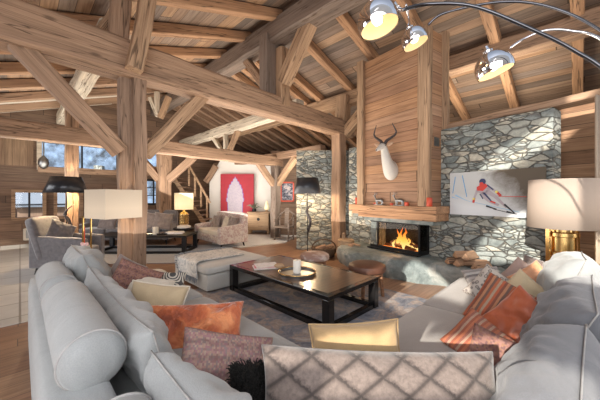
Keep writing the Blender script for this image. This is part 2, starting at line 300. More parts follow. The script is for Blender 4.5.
# ---------------------------------------------------------------- mesh builder
class B:
    def __init__(s): s.v = []; s.f = []; s.mi = []; s.cur = 0
    def add(s, vs, fs, mtx=None):
        o = len(s.v); s.v += [tuple(mtx @ Vector(q)) if mtx else tuple(q) for q in vs]
        s.f += [tuple(i+o for i in f) for f in fs]; s.mi += [s.cur]*len(fs); return s
    def box(s, c, d, rz=0, ry=0, rx=0):
        x, y, z = d[0]/2, d[1]/2, d[2]/2
        vs = [(a, b, e) for a in (-x, x) for b in (-y, y) for e in (-z, z)]
        m = Matrix.Translation(c) @ Matrix.Rotation(rz, 4, 'Z') @ Matrix.Rotation(ry, 4, 'Y') @ Matrix.Rotation(rx, 4, 'X')
        return s.add(vs, [(0,1,3,2),(4,6,7,5),(0,4,5,1),(2,3,7,6),(0,2,6,4),(1,5,7,3)], m)
    def rbox(s, c, d, r=.04, puff=0.0, n=10, mtx=None, wr=0.0, seed=0):   # rounded, puffed, creased block
        hx, hy, hz = d[0]/2, d[1]/2, d[2]/2; vs = []; fs = []; idx = {}
        def vert(i, j, k):
            key = (i, j, k)
            if key in idx: return idx[key]
            a, b, e = 2*i/n-1, 2*j/n-1, 2*k/n-1
            f = lambda q: math.copysign(abs(q)**.8, q)
            a, b, e = f(a), f(b), f(e)
            p = Vector((a*hx, b*hy, e*hz))
            q = Vector((max(-hx+r, min(hx-r, p.x)), max(-hy+r, min(hy-r, p.y)), max(-hz+r, min(hz-r, p.z))))
            dd = p-q
            if dd.length > 1e-9: p = q + dd.normalized()*r
            p.x += math.copysign(puff*(1-b*b)*(1-e*e), a)*(abs(a) > .6)*1
            p.y += math.copysign(puff*(1-a*a)*(1-e*e), b)*(abs(b) > .6)
            p.z += math.copysign(puff*(1-a*a)*(1-b*b), e)*(abs(e) > .6)
            if wr:
                w = noise.noise(Vector((p.x*5+seed, p.y*5, p.z*5)))*wr + noise.noise(Vector((p.x*13+seed, p.y*13+3, p.z*13)))*wr*.4
                p *= 1+w
            idx[key] = len(vs); vs.append(p + Vector(c)); return idx[key]
        for ax in range(3):
            for side in (0, n):
                for i in range(n):
                    for j in range(n):
                        def kk(a, b):
                            l = [a, b]; l.insert(ax, side); return vert(*l)
                        q = (kk(i, j), kk(i+1, j), kk(i+1, j+1), kk(i, j+1))
                        fs.append(q if (side == n) ^ (ax == 1) else q[::-1])
        return s.add(vs, fs, mtx)
    def tube(s, pts, rad, seg=10, cap=True, flat=1.0):
        pts = [Vector(p) for p in pts]; n_ = len(pts)
        if not isinstance(rad, (list, tuple)): rad = [rad]*n_
        vs = []; fs = []; up = None
        for i, p in enumerate(pts):
            t = (pts[min(i+1, n_-1)]-pts[max(i-1, 0)]).normalized()
            if up is None: up = Vector((0, 0, 1)) if abs(t.z) < .9 else Vector((0, 1, 0))
            x = up.cross(t).normalized(); y = t.cross(x).normalized(); up = y
            for k in range(seg):
                a = 2*PI*k/seg; vs.append(p + (x*math.cos(a)*flat + y*math.sin(a))*rad[i])
        for i in range(n_-1):
            for k in range(seg):
                fs.append((i*seg+k, i*seg+(k+1) % seg, (i+1)*seg+(k+1) % seg, (i+1)*seg+k))
        if cap: fs.append(tuple(range(seg))[::-1]); fs.append(tuple((n_-1)*seg+k for k in range(seg)))
        return s.add(vs, fs)
    def loft(s, rings, mtx=None):   # rings: (centre, rx, ry, axis x vec, axis y vec)
        vs = []; fs = []; seg = 18
        for c, rx, ry, ax, ay in rings:
            for k in range(seg):
                a = 2*PI*k/seg; vs.append(Vector(c)+Vector(ax)*rx*math.cos(a)+Vector(ay)*ry*math.sin(a))
        for i in range(len(rings)-1):
            for k in range(seg): fs.append((i*seg+k, i*seg+(k+1) % seg, (i+1)*seg+(k+1) % seg, (i+1)*seg+k))
        fs.append(tuple(range(seg))[::-1]); fs.append(tuple((len(rings)-1)*seg+k for k in range(seg)))
        return s.add(vs, fs, mtx)
    def lathe(s, prof, c=(0,0,0), seg=28, cap=True, mtx=None):
        vs = []; fs = []; c = Vector(c)
        for r, z in prof:
            for k in range(seg): a = 2*PI*k/seg; vs.append(c+Vector((r*math.cos(a), r*math.sin(a), z)))
        for i in range(len(prof)-1):
            for k in range(seg): fs.append((i*seg+k, i*seg+(k+1) % seg, (i+1)*seg+(k+1) % seg, (i+1)*seg+k))
        if cap: fs.append(tuple(range(seg))[::-1]); fs.append(tuple((len(prof)-1)*seg+k for k in range(seg)))
        return s.add(vs, fs, mtx)
    def prism(s, poly, z0, z1):
        n_ = len(poly); vs = [(x, y, z0) for x, y in poly]+[(x, y, z1) for x, y in poly]
        fs = [tuple(range(n_))[::-1], tuple(range(n_, 2*n_))]+[(i, (i+1) % n_, n_+(i+1) % n_, n_+i) for i in range(n_)]
        return s.add(vs, fs)
    def pillow(s, w, h, t, seed=0, wr=.02, n=26, ears=.06, sag=.0):
        vs = []; fs = []
        def pt(i, j, sd):
            u = 2*i/n-1; v = 2*j/n-1
            x = u*w/2*(1-ears*(1-v*v)*abs(u)); z = v*h/2*(1-ears*(1-u*u)*abs(v))
            k = max(0, (1-u**2)*(1-v**2))**.38
            wq = noise.noise(Vector((x*7+seed, z*7+seed*.3, sd*3)))*wr+noise.noise(Vector((x*16+seed, z*16, sd)))*wr*.5
            rad = math.hypot(abs(u)-1, abs(v)-1)
            cr = math.sin(math.atan2(1-abs(v)+.01, 1-abs(u)+.01)*12+seed)*.006*max(0, 1-rad)*(1 if k > .05 else 0)
            y = sd*(t/2*k+(wq+cr)*min(1, k*2))
            z -= sag*(1-u*u)*(v > 0)*v
            return (x, y, z)
        for sd in (-1, 1):
            o = len(vs)
            for j in range(n+1):
                for i in range(n+1): vs.append(pt(i, j, sd))
            for j in range(n):
                for i in range(n):
                    q = (o+j*(n+1)+i, o+j*(n+1)+i+1, o+(j+1)*(n+1)+i+1, o+(j+1)*(n+1)+i)
                    fs.append(q if sd < 0 else q[::-1])
        return s.add(vs, fs)
    def build(s, name, mat, parent=None, smooth=False, bevel=0, mw=None, merge=False, sub=0):
        me = bpy.data.meshes.new(name); me.from_pydata(s.v, [], s.f)
        mats = mat if isinstance(mat, list) else [mat]
        for m in mats: me.materials.append(M[m] if isinstance(m, str) else m)
        me.polygons.foreach_set('material_index', s.mi)
        if merge or True:
            bm = bmesh.new(); bm.from_mesh(me)
            if merge: bmesh.ops.remove_doubles(bm, verts=bm.verts, dist=1e-4)
            bmesh.ops.recalc_face_normals(bm, faces=bm.faces)
            bm.to_mesh(me); bm.free()
        o = bpy.data.objects.new(name, me); COL.objects.link(o)
        if smooth:
            me.polygons.foreach_set('use_smooth', [True]*len(me.polygons))
            if smooth == 2: me.set_sharp_from_angle(angle=math.radians(40))
        if bevel:
            m = o.modifiers.new('bevel', 'BEVEL'); m.width = bevel; m.segments = 2; m.limit_method = 'ANGLE'
        if sub:
            m = o.modifiers.new('sub', 'SUBSURF'); m.levels = sub; m.render_levels = sub
        if parent: o.parent = parent
        if mw is not None: o.matrix_world = mw
        return o

def tag(o, label, cat, group=None, kind=None):
    if label: o['label'] = label; o['category'] = cat
    if group: o['group'] = group
    if kind: o['kind'] = kind
    return o
def thing(name, label, cat, loc=(0,0,0), rz=0, group=None, rot=None):
    o = bpy.data.objects.new(name, None); o.empty_display_size = .1; COL.objects.link(o)
    o.location = loc; o.rotation_euler = rot if rot else (0, 0, rz); tag(o, label, cat, group); return o
def struct(o): o['kind'] = 'structure'; return o
def dup(root, loc, rz, label=None, group=None):
    r = root.copy(); COL.objects.link(r); r.location = loc; r.rotation_euler = (0, 0, rz)
    if label: r['label'] = label
    if group: r['group'] = group
    for ch in list(root.children):
        c = ch.copy(); COL.objects.link(c); c.parent = r
        for g in ch.children: d = g.copy(); COL.objects.link(d); d.parent = c
    return r

def beam(name, label, cat, p0, p1, w, h, mat='beam', group=None, taper=1.0, jit=.012, roll=0, parent=None):
    p0 = Vector(p0); p1 = Vector(p1); L = (p1-p0).length; x = (p1-p0).normalized()
    ref = Vector((0, 0, 1)) if abs(x.z) < .95 else ST(1, 0, 0).normalized()
    y = ref.cross(x).normalized(); z = x.cross(y)
    if roll: y, z = y*math.cos(roll)+z*math.sin(roll), z*math.cos(roll)-y*math.sin(roll)
    m = Matrix((x, y, z)).transposed().to_4x4(); m.translation = p0
    b = B(); n_ = max(2, int(L/.45)); c = min(w, h)*.08; vs = []; fs = []
    pr = [(-1, -1), (1, -1), (1, 1), (-1, 1)]
    sec = []
    for (a, e) in pr:
        sec += [((a, e), (0, 1)), ((a, e), (1, 0))]
    for i in range(n_+1):
        t = i/n_; k = 1+(taper-1)*t; ww = w/2*k; hh = h/2*k
        jx = random.uniform(-jit, jit); jy = random.uniform(-jit, jit); ks = 1+random.uniform(-jit, jit)*1.5
        ring = [(-ww+c, -hh), (ww-c, -hh), (ww, -hh+c), (ww, hh-c), (ww-c, hh), (-ww+c, hh), (-ww, hh-c), (-ww, -hh+c)]
        for (a, e) in ring: vs.append((t*L, a*ks+jx, e*ks+jy))
    for i in range(n_):
        for k in range(8): fs.append((i*8+k, i*8+(k+1) % 8, (i+1)*8+(k+1) % 8, (i+1)*8+k))
    fs.append(tuple(range(8))[::-1]); fs.append(tuple(n_*8+k for k in range(8)))
    b.add(vs, fs); o = b.build(name, mat, parent)
    if parent: o.matrix_parent_inverse = Matrix()
    o.matrix_world = m
    if label: tag(o, label, cat, group)
    return o

def holed(name, outer, holes, mat, mw, thick=.15, structf=True):
    b = B(); loops = [outer]+holes
    flat = [Vector((x, y, 0)) for l in loops for (x, y) in l]
    tris = tessellate_polygon([[Vector((x, y, 0)) for (x, y) in l] for l in loops])
    n_ = len(flat); vs = [(p.x, p.y, 0) for p in flat]+[(p.x, p.y, -thick) for p in flat]
    fs = [tuple(t) for t in tris]+[tuple(i+n_ for i in t)[::-1] for t in tris]
    k = 0
    for l in loops:
        m_ = len(l)
        for i in range(m_): a, c = k+i, k+(i+1) % m_; fs.append((a, c, c+n_, a+n_))
        k += m_
    b.add(vs, fs); o = b.build(name, mat, mw=mw)
    return struct(o)
def rect(x0, x1, y0, y1): return [(x0, y0), (x1, y0), (x1, y1), (x0, y1)]

# ================================================================ SHELL
Q = Matrix.Rotation(A45, 4, 'Z')      # local (t, s, z)
RZ, RT, SL = 5.5, 3.96, .33
def roof(t): return RZ-SL*abs(t-RT)
struct(B().box((2, 5.5, -.05), (19, 17, .1)).build('floor', 'floor', mw=Q @ Matrix.Rotation(0, 4, 'Z')))
struct(B().box((.3, 8.6, .004), (1.5, 7.8, .012)).build('floor_tiles', 'tile', mw=Q))
b = B()
b.add([(RT, -1.2, RZ), (9.8, -1.2, roof(9.8)), (9.8, 13.5, roof(9.8)), (RT, 13.5, RZ), (RT, -1.2, RZ+.1), (9.8, -1.2, roof(9.8)+.1), (9.8, 13.5, roof(9.8)+.1), (RT, 13.5, RZ+.1)],
      [(0,1,2,3), (7,6,5,4), (0,4,5,1), (2,6,7,3), (1,5,6,2)])
b.add([(RT, 1.4, RZ), (-6, 1.4, roof(-6)), (-6, 13.5, roof(-6)), (RT, 13.5, RZ), (RT, 1.4, RZ+.1), (-6, 1.4, roof(-6)+.1), (-6, 13.5, roof(-6)+.1), (RT, 13.5, RZ+.1)],
      [(3,2,1,0), (4,5,6,7), (1,5,4,0), (3,7,6,2), (2,6,5,1)])
struct(b.build('ceiling', 'ceil', mw=Q))
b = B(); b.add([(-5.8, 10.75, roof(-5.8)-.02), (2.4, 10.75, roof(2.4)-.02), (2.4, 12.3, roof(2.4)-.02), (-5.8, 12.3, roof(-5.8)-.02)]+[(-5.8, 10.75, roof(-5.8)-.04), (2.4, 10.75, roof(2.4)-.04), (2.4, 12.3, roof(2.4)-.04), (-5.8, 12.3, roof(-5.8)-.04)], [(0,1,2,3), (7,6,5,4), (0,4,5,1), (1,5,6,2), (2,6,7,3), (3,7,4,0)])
struct(b.build('painted_skylight_band', 'cream', mw=Q))  # pale band whose colour stands in for skylight on the far-left ceiling
# far gable wall: plane s = 12.4, local x = t, y = up
mg = wallmat(ST(0, 12.4), Vector((R2, R2, 0)))
holesA = [rect(-.1, .52, .86, 1.64), rect(.88, 1.48, .86, 1.64), rect(.5, 2.6, 2.5, 3.3), rect(3.55, 4.25, 1.25, 2.15), rect(3.45, 4.15, 2.75, 3.45)]
outer = [(-6, 0), (9.8, 0), (9.8, roof(9.8)), (RT, RZ), (-6, roof(-6))]
holed('wall_gable', outer, holesA, 'wallw', mg)
# upright boarding high up on the gable, left of the gallery opening
b = B().box((-1.4, 3.1, .03), (3.4, 1.25, .05)); struct(b.build('wall_gable_boarding', 'wallv', mw=mg))
def window(nm, x0, x1, y0, y1, mull=(), bars=(), fw=.09, mw=mg, fm='beam2'):
    b = B()
    for (cx, cy, w, h) in ((x0-fw/2, (y0+y1)/2, fw, y1-y0+2*fw), (x1+fw/2, (y0+y1)/2, fw, y1-y0+2*fw), ((x0+x1)/2, y0-fw/2, x1-x0, fw), ((x0+x1)/2, y1+fw/2, x1-x0, fw)):
        b.box((cx, cy, .03), (w, h, .12))
    fr = struct(b.build(nm, fm, mw=mw))
    b = B()
    for q in mull: b.box((x0+(x1-x0)*q, (y0+y1)/2, -.05), (.05, y1-y0, .05))
    for q in bars: b.box(((x0+x1)/2, y0+(y1-y0)*q, -.05), (x1-x0, .035, .04))
    if mull or bars:
        o = b.build('mullion', 'blackm', fr); o.matrix_parent_inverse = Matrix()
    o = B().box(((x0+x1)/2, (y0+y1)/2, -.08), (x1-x0, y1-y0, .008)).build('pane', 'glassp', fr)
window('window_1', -.1, .52, .86, 1.64, (.5,), (.5,)); window('window_2', .88, 1.48, .86, 1.64, (.5,), (.5,))
window('window_3', .5, 2.6, 2.5, 3.3, (.5,), (), .12, fm='beampale'); window('window_4', 3.55, 4.25, 1.25, 2.15, (.5,), (.35,.7), .07, fm='blackm')
window('window_5', 3.45, 4.15, 2.75, 3.45, (), (), .08)
# far white wall
xw = P(274, 200, 12).x; x0w = P(209.5, 200, 12).x
mwh = wallmat(Vector((x0w, 12, 0)), Vector((1, -.03, 0)))
holed('wall_white', [(0, 0), (xw-x0w, 0), (xw-x0w, 3.1), (.5, 3.1), (0, 2.35)], [], 'white', mwh)
mwp = wallmat(Vector((P(271, 200, 10.9).x, 10.9, 0)), Vector((1, 0, 0)))
holed('wall_alcove', rect(0, 2.6, 0, 3.3), [], 'wallw', mwp)
# stone walls
ms = wallmat(W(2.62), -WE)
SW = 2.62+1.44
holed('wall_stone', rect(0, SW, 0, 2.76), [], 'stone', ms, .35)
msl = wallmat(Vector((P(296.5, 0, 8.0).x, 8.0, 0)), Vector((1, 0, 0)))
holed('wall_stone_left', rect(0, 1.5, 0, 2.83), [], 'stone2', msl, .3)
mr = wallmat(W(-1.3, -.75), -WE)
holed('wall_right', rect(-.3, 3.5, 0, 2.9), [], 'woodr', mr)
me_ = wallmat(ST(9.6, 13.5), Vector((R2, -R2, 0)))
holed('wall_eave', rect(0, 15.5, 0, 4.0), [], 'wallw', me_)
# unseen screen added behind the camera; its holes shape the sun patches
SD = Vector((.62, .8, -.36)).normalized()
FY = -2.0
def back(p): k = (p.y-FY)/SD.y; q = p-SD*k; return (q.x, q.z)
def onwall(u, v, n=0):   # photo position on hearth wall plane
    d = Vector(((u-300)/F, 1, 0)); o = WO+WN*n
    k = o.dot(WN)/d.dot(WN); return P(u, v, k)
lights = [
 [onwall(*q) for q in ((478, 171), (497, 152), (530, 133), (563, 108), (563, 140), (524, 158), (505, 171))],
 [onwall(*q) for q in ((466, 262), (484, 238), (512, 216), (566, 205), (566, 262))],
 [G(u, v, 0) for u, v in ((383, 300), (393, 283), (430, 268), (446, 280), (450, 289), (405, 316))],
 [onwall(*q, -.75) for q in ((562, 106), (599, 99), (599, 110), (562, 142))],
 [G(u, v, .43) for u, v in ((436, 296), (462, 279), (474, 285), (466, 305))],
]
lights2 = [[P(u, v, d) for u, v, d in L_] for L_ in (
 ((528, 262, 3.0), (540, 243, 3.1), (600, 236, 3.0), (640, 262, 2.3), (640, 296, 2.0), (560, 284, 2.3)),
 ((300, 402, 1.05), (330, 342, 1.2), (520, 342, 1.25), (520, 402, 1.05)),
 ((500, 400, 1.1), (530, 352, 1.25), (585, 372, 1.25), (600, 402, 1.1)),
 ((308, 352, 1.6), (330, 334, 1.6), (372, 336, 1.6), (398, 322, 1.6), (400, 352, 1.6)))]
holesF = [[back(p) for p in L_] for L_ in lights+lights2]
# merge overlapping holes is avoided by keeping them as separate cut-outs; shrink slightly
mf = Matrix(((1,0,0,0), (0,0,-1,FY), (0,1,0,0), (0,0,0,1)))
def inside(x, y, pl):
    c = False; n_ = len(pl); k = n_-1
    for q in range(n_):
        if (pl[q][1] > y) != (pl[k][1] > y) and x < (pl[k][0]-pl[q][0])*(y-pl[q][1])/(pl[k][1]-pl[q][1])+pl[q][0]: c = not c
        k = q
    return c
# added sun-blocking screen behind the viewer, patch-shaped holes left free row by row
xs_ = [p[0] for h in holesF for p in h]; ys_ = [p[1] for h in holesF for p in h]
fx0, fx1, fy0, fy1 = min(xs_)-.05, max(xs_)+.05, min(ys_)-.05, max(ys_)+.05
b = B()
def fq(x0, x1, y0, y1): b.add([(x0, y0, 0), (x1, y0, 0), (x1, y1, 0), (x0, y1, 0)], [(0, 1, 2, 3)])
fq(-16, fx0, -.05, 8.5); fq(fx1, 9, -.05, 8.5); fq(fx0, fx1, -.05, fy0); fq(fx0, fx1, fy1, 8.5)
st = .03; y = fy0
while y < fy1-1e-6:
    y2 = min(fy1, y+st); run = None; x = fx0
    while x < fx1-1e-6:
        x2 = min(fx1, x+st); solid = not any(inside((x+x2)/2, (y+y2)/2, h) for h in holesF)
        if solid and run is None: run = x
        if not solid and run is not None: fq(run, x, y, y2); run = None
        x = x2
    if run is not None: fq(run, fx1, y, y2)
    y = y2
struct(b.build('sun_gobo', 'white', mw=mf))

# ================================================================ TIMBER FRAME
SB = 4.7
beam('tie_beam', 'huge horizontal log beam crossing the upper left of the room in front of everything', 'beam', ST(-1.6, SB, 3.53), ST(6.75, SB, 3.4), .42, .56, taper=.72)
beam('timber_post', 'thick double timber post behind the far end of the left sofa', 'post', ST(1.11, SB+.03, 0), ST(1.11, SB+.03, 3.24), .19, .2, 'post')
beam('timber_post', 'slimmer timber bolted to the right side of the thick double post', 'post', ST(1.11+.14, SB-.09, 0), ST(1.11+.14, SB-.09, 3.24), .13, .17, 'post')
beam('king_post', 'stout upright timber rising from the log beam above the double post', 'post', ST(1.0, SB-.02, 3.72), ST(1.04, SB-.02, 4.6), .18, .24)
beam('king_post', 'split upright timber beside the stout one above the double post', 'post', ST(1.14, SB-.27, 3.28), ST(1.34, SB-.27, 4.6), .2, .2, 'beam2')
beam('knee_brace', 'long diagonal brace rising left from the double post to the log beam', 'brace', ST(1.02, SB-.05, 2.15), ST(-.02, SB-.05, 3.3), .17, .22)
beam('knee_brace', 'diagonal brace rising right from the double post to the log beam', 'brace', ST(1.35, SB, 2.15), ST(2.3, SB, 3.3), .16, .2, 'beam2')
beam('strut', 'short slanting strut behind the stout upright above the log beam', 'brace', ST(.75, SB+.1, 3.7), ST(1.15, SB+.3, 4.5), .14, .16, 'beam2')
pp = P(338.5, 0, 7.72); beam('timber_post', 'tall timber post standing in front of the stone wall left of the chimney', 'post', (pp.x, pp.y, 0), (pp.x, pp.y, 3.25), .3, .3)
beam('timber_post', 'short upright timber between the log beam end and the purlin', 'post', ST(6.35, SB, 3.5), ST(6.42, SB, 4.3), .34, .3, 'beam2')
beam('knee_brace', 'short brace from the short upright timber up to the purlin beside the chimney', 'brace', ST(6.35, SB-.1, 3.25), ST(6.5, SB-1.05, 4.2), .22, .26, 'beam2')
beam('king_post', 'grey weathered king post standing on the middle of the log beam', 'post', ST(3.85, SB+.15, 3.5), ST(3.85, SB+.15, 5.0), .26, .3, 'beamdark')
beam('king_post', 'tan king post beside the grey one on the middle of the log beam', 'post', ST(4.1, SB-.05, 3.5), ST(4.1, SB-.05, 4.75), .24, .26, 'beam2')
beam('strut', 'heavy pale diagonal strut from the king post up to the ridge beam', 'brace', ST(4.0, SB-.2, 3.95), ST(4.0, SB-1.15, 5.15), .26, .26, 'beam2')
beam('strut', 'thin diagonal strut on the left of the king post under the ridge beam', 'brace', ST(3.95, SB+.3, 3.95), ST(3.95, SB+1.1, 4.85), .16, .18)
beam('ridge_beam', 'massive grey ridge beam running away under the roof peak', 'beam', ST(RT, 1.0, 5.05), ST(RT, 12.4, 5.05), .42, .46, 'beamdark', taper=.9)
beam('purlin', 'long purlin under the right roof slope from the chimney toward the camera', 'beam', ST(6.6, -1.1, 4.34), ST(6.6, 3.3, 4.34), .3, .34, 'beam')
beam('purlin', 'purlin under the roof between the chimney and the white section', 'beam', ST(6.6, 3.3, 4.28), ST(6.6, 9.0, 4.28), .3, .36, 'beam2')
beam('purlin', 'last purlin section deep under the far roof slope', 'beam', ST(6.6, 9.0, 4.3), ST(6.6, 12.3, 4.3), .3, .34, 'beam2')
beam('collar_beam', 'horizontal timber coloured whitish as if window-lit under the far roof slope', 'beam', ST(5.0, 5.0, 3.8), ST(5.0, 12.3, 3.8), .26, .3, 'beampale')  # pale wood colour stands in for light from the far windows
beam('purlin', 'pale weathered purlin glimpsed behind the long diagonal brace', 'beam', ST(1.0, 5.2, 4.1), ST(1.0, 12.3, 4.1), .3, .34, 'beampale')
beam('purlin', 'outer purlin high at the far left edge', 'beam', ST(-2.5, 5, 3.0), ST(-2.5, 12.3, 3.0), .24, .26)
# far post with braces carrying the whitish purlin
q = ST(6.55, 11.4, 0)
beam('strut', 'thin upright white strut under the whitish purlin', 'brace', ST(5.0, 8.6, 2.9), ST(5.0, 8.6, 3.7), .13, .14, 'beampale')
beam('strut', 'white strut slanting left under the whitish purlin', 'brace', ST(5.0, 8.65, 2.9), ST(5.0, 9.5, 3.68), .12, .14, 'beampale')
beam('strut', 'tan strut slanting right under the whitish purlin', 'brace', ST(5.0, 8.5, 2.9), ST(5.0, 7.85, 3.68), .14, .16, 'beam2')
for a_, c_, w_ in (((157, 112), (157, 92), .14), ((158, 116), (150, 98), .12), ((160, 118), (169, 97), .16)):
    beam('strut', {112: 'thin upright pale strut seen through the gap right of the double post', 116: 'pale strut slanting left in the gap right of the double post', 118: 'brown strut slanting right in the gap right of the double post'}[a_[1]], 'brace', P(a_[0], a_[1], 9.2), P(c_[0], c_[1], 9.2), w_, w_, 'beampale' if w_ < .15 else 'beam2')
# second truss
S2 = 7.8
beam('tie_beam', 'smaller horizontal tie beam of the second truss behind the double post', 'beam', ST(-3.5, S2, 2.85), ST(6.8, S2, 2.78), .3, .34)
beam('timber_post', 'timber post behind the black lampshade lit warm from below', 'post', (P(72,0,6.5).x, 6.5, 0), (P(72,0,6.5).x, 6.5, 3.9), .24, .24)
beam('timber_post', 'timber post just left of the small lit brass lamp', 'post', (P(164,0,9.75).x, 9.75, 0), (P(164,0,9.75).x, 9.75, 3.2), .4, .4)
beam('timber_post', 'grey timber post beside the carved wooden chair', 'post', ST(6.55, S2, 0), ST(6.55, S2, 2.75), .28, .28, 'beamdark')
beam('knee_brace', 'brace from the grey post up left to the second tie beam', 'brace', ST(6.45, S2, 1.95), ST(5.75, S2, 2.7), .18, .2)
beam('knee_brace', 'brace from the grey post up right toward the stone wall', 'brace', ST(6.6, S2-.05, 1.95), ST(6.6, S2-1.0, 2.85), .18, .2, 'beam2')
beam('knee_brace', 'brace from the middle post up right below the second tie beam', 'brace', P(168, 180, 9.7), P(194, 157, 9.7), .18, .24)
beam('knee_brace', 'brace from the middle post up left behind the double post', 'brace', P(160, 180, 9.7), P(143, 161, 9.7), .18, .24)
beam('plate_beam', 'long horizontal plate beam above the white wall', 'beam', ST(6.6, 5.6, 2.98), ST(6.6, 12.3, 3.0), .24, .24, 'beam')
beam('plate_beam', 'lower plate beam along the top of the far stairs', 'beam', ST(4.7, 11.9, 2.42), ST(.4, 12.1, 2.36), .22, .2, 'beam')
beam('knee_brace', 'corner brace at the left edge of the white wall', 'brace', P(206, 182, 11.8), P(216, 166, 11.8), .2, .22)
# wall plate above the hearth wall
beam('plate_beam', 'wall plate timber lying along the top of the hearth stone wall', 'beam', W(.1, -.2, 2.82), W(-3.6, -.2, 2.86), .3, .1, 'beam')
# rafters
def rafter(s, side):
    if side > 0: a, b_ = ST(RT+.02, s, RZ-.13), ST(9.5, s, roof(9.5)-.13)
    else: a, b_ = ST(RT-.02, s, RZ-.13), ST(-5.5, s, roof(-5.5)-.13)
    lab = ('rafter of the right roof slope, one of the evenly spaced parallel timbers under the boards' if side > 0
           else 'rafter of the left roof slope, one of the evenly spaced parallel timbers under the boards')
    beam('rafter', lab, 'rafter', a, b_, .17, .2, 'rafter' if s < 9 else 'beam', group='rafters of the right slope' if side > 0 else 'rafters of the left slope', jit=.004)
for q_ in (6.2, 7.3, 8.45, 9.6, 10.7, 11.8): rafter(q_, 1)
s = .03
while s < 12.4:
    rafter(s, 1)
    if s > 2: rafter(s, -1)
    s += 1.125

# ================================================================ CHIMNEY + FIREPLACE
CN = .33; U0, U1 = .17, 1.86
mc = wallmat(W(U1, CN), -WE)
b = B().box(((U1-U0)/2, 2.9, -.21), (U1-U0, 3.3, .42)); ch = thing('chimney_breast', 'tall board clad chimney breast above the fireplace', 'chimney', W((U0+U1)/2, .1, 1.25), WR)
o = b.build('cladding', 'chim', ch); bpy.context.view_layer.update(); o.matrix_world = mc
def trimpart(par, p0, p1, w, h, mat): return beam('corner_post', None, None, p0, p1, w, h, mat, parent=par, jit=.006)
trimpart(ch, W(U1-.02, CN+.03, 1.33), W(U1-.02, CN+.03, 4.6), .17, .14, 'beam2')
trimpart(ch, W(U0+.1, CN+.03, 1.33), W(U0+.1, CN+.03, 4.6), .22, .16, 'beam2')
trimpart(ch, W(U0-.02, -.1, 1.33), W(U0-.02, -.1, 4.6), .12, .14, 'beam2')
ve = B().box((0, 0, 0), (.01, .16, .16)).build('vent_plate', 'silver', ch); ve.matrix_world = Matrix.Translation(W(U0-.006, .16, 2.52)) @ Matrix.Rotation(WR, 4, 'Z')
# mantel
mt = thing('mantel_shelf', 'thick carved timber mantel around the fireplace front', 'mantel', W(1.05, .2, 1.05), WR)
ml = Matrix.Translation(W(0, 0, 0)) @ Matrix.Rotation(WR, 4, 'Z')     # local x = -u, -y = out
def mb(par, nm, b, mat, **k):
    o = b.build(nm, mat, par, **k); bpy.context.view_layer.update(); o.matrix_world = ml; return o
ma = B(); pl = [(-2.17, -.45), (-2.17, .02), (-2.0, .02), (0.0, .02), (0.0, -.45)]
b = B().prism([(-2.17, -.45), (0, -.45), (0, .0), (-2.17, .0)], 1.2, 1.33); mb(mt, 'upper_beam', b, 'mantel', bevel=.012)
b = B().prism([(-1.88, -.43), (-.02, -.43), (-.02, 0), (-1.88, 0)], 1.06, 1.2); mb(mt, 'lower_beam', b, 'mantel', bevel=.012)
b = B().prism([(-2.1, -.42), (-1.86, -.42), (-1.86, 0), (-2.1, 0)], 1.12, 1.2); mb(mt, 'stepped_end', b, 'mantel', bevel=.01)
b = B().prism([(-1.75, -.38), (-.1, -.38), (-.1, 0), (-1.75, 0)], .985, 1.06); mb(mt, 'under_slab', b, 'slab', bevel=.01)
# hearth
poly = [(-2.3, .0), (-2.32, -.55), (-2.15, -.8), (-1.8, -.93), (-1.3, -.98), (-.75, -.92), (-.35, -.84), (0.05, -.6), (.3, -.42), (.8, -.36), (1.55, -.34), (1.55, 0)]
bm_ = B(); rings = [(0, 0, .96), (.12, .0, 1.0), (.26, 0, 1.02), (.34, 0, .98), (.37, 0, .9)]
vs = []; fs = []; dense = []
for i in range(len(poly)-1):
    a, c = Vector(poly[i]), Vector(poly[i+1]); k = max(1, int((c-a).length/.08))
    for j in range(k): dense.append(a.lerp(c, j/k))
nd = len(dense)
for z, _, k in rings:
    for p_ in dense:
        kk = 1+(noise.noise(Vector((p_.x*3, p_.y*3, z*5)))*.09) if p_.y < -.1 else 1
        vs.append((p_.x, p_.y*k*kk, z+noise.noise(Vector((p_.x*2.5, p_.y*2.5, 4)))*.02*(z > .2)))
for i in range(len(rings)-1):
    for k in range(nd): fs.append((i*nd+k, i*nd+(k+1) % nd, (i+1)*nd+(k+1) % nd, (i+1)*nd+k))
fs.append(tuple(4*nd+k for k in range(nd)))
hb = B().add(vs, fs).build('hearth_slab', 'slab', mw=ml, smooth=2); tag(hb, 'massive rough grey stone hearth slab under the fireplace', 'hearth')
# firebox
fb = thing('fireplace_insert', 'black steel firebox with glass front and glass right side', 'fireplace', W(1.0, .15, .38), WR)
FX0, FX1, FY_, Z0, Z1 = -1.6, -.42, -.31, .40, .985
b = B().box(((FX0+FX1)/2, -.02, .69), (FX1-FX0, .03, .6)).box(((FX0+FX1)/2, -.16, .385), (FX1-FX0, .32, .02)); mb(fb, 'back_panel', b, 'firebl')
b = B().box((-1.51, -.155, .69), (.18, .31, .6)); mb(fb, 'side_panel', b, 'stone2')
b = B()
for c, d in (((-1.01, FY_, .425), (1.2, .03, .07)), ((-1.01, FY_, .97), (1.2, .03, .03)), ((-1.4, FY_, .69), (.035, .035, .55)), ((-.42, FY_, .69), (.03, .03, .56)),
             ((-.42, -.16, .425), (.03, .32, .07)), ((-.42, -.16, .97), (.03, .32, .03)), ((-.42, 0, .69), (.035, .03, .56)), ((-1.0,-.36,.395),(1.25,.1,.02))): b.box(c, d)
mb(fb, 'frame', b, 'blackm')
b = B().box((-.9, FY_, .7), (.96, .006, .5)); mb(fb, 'front_glass', b, 'glassd'); b = B().box((-.42, -.16, .7), (.006, .28, .5)); mb(fb, 'side_glass', b, 'glassd')
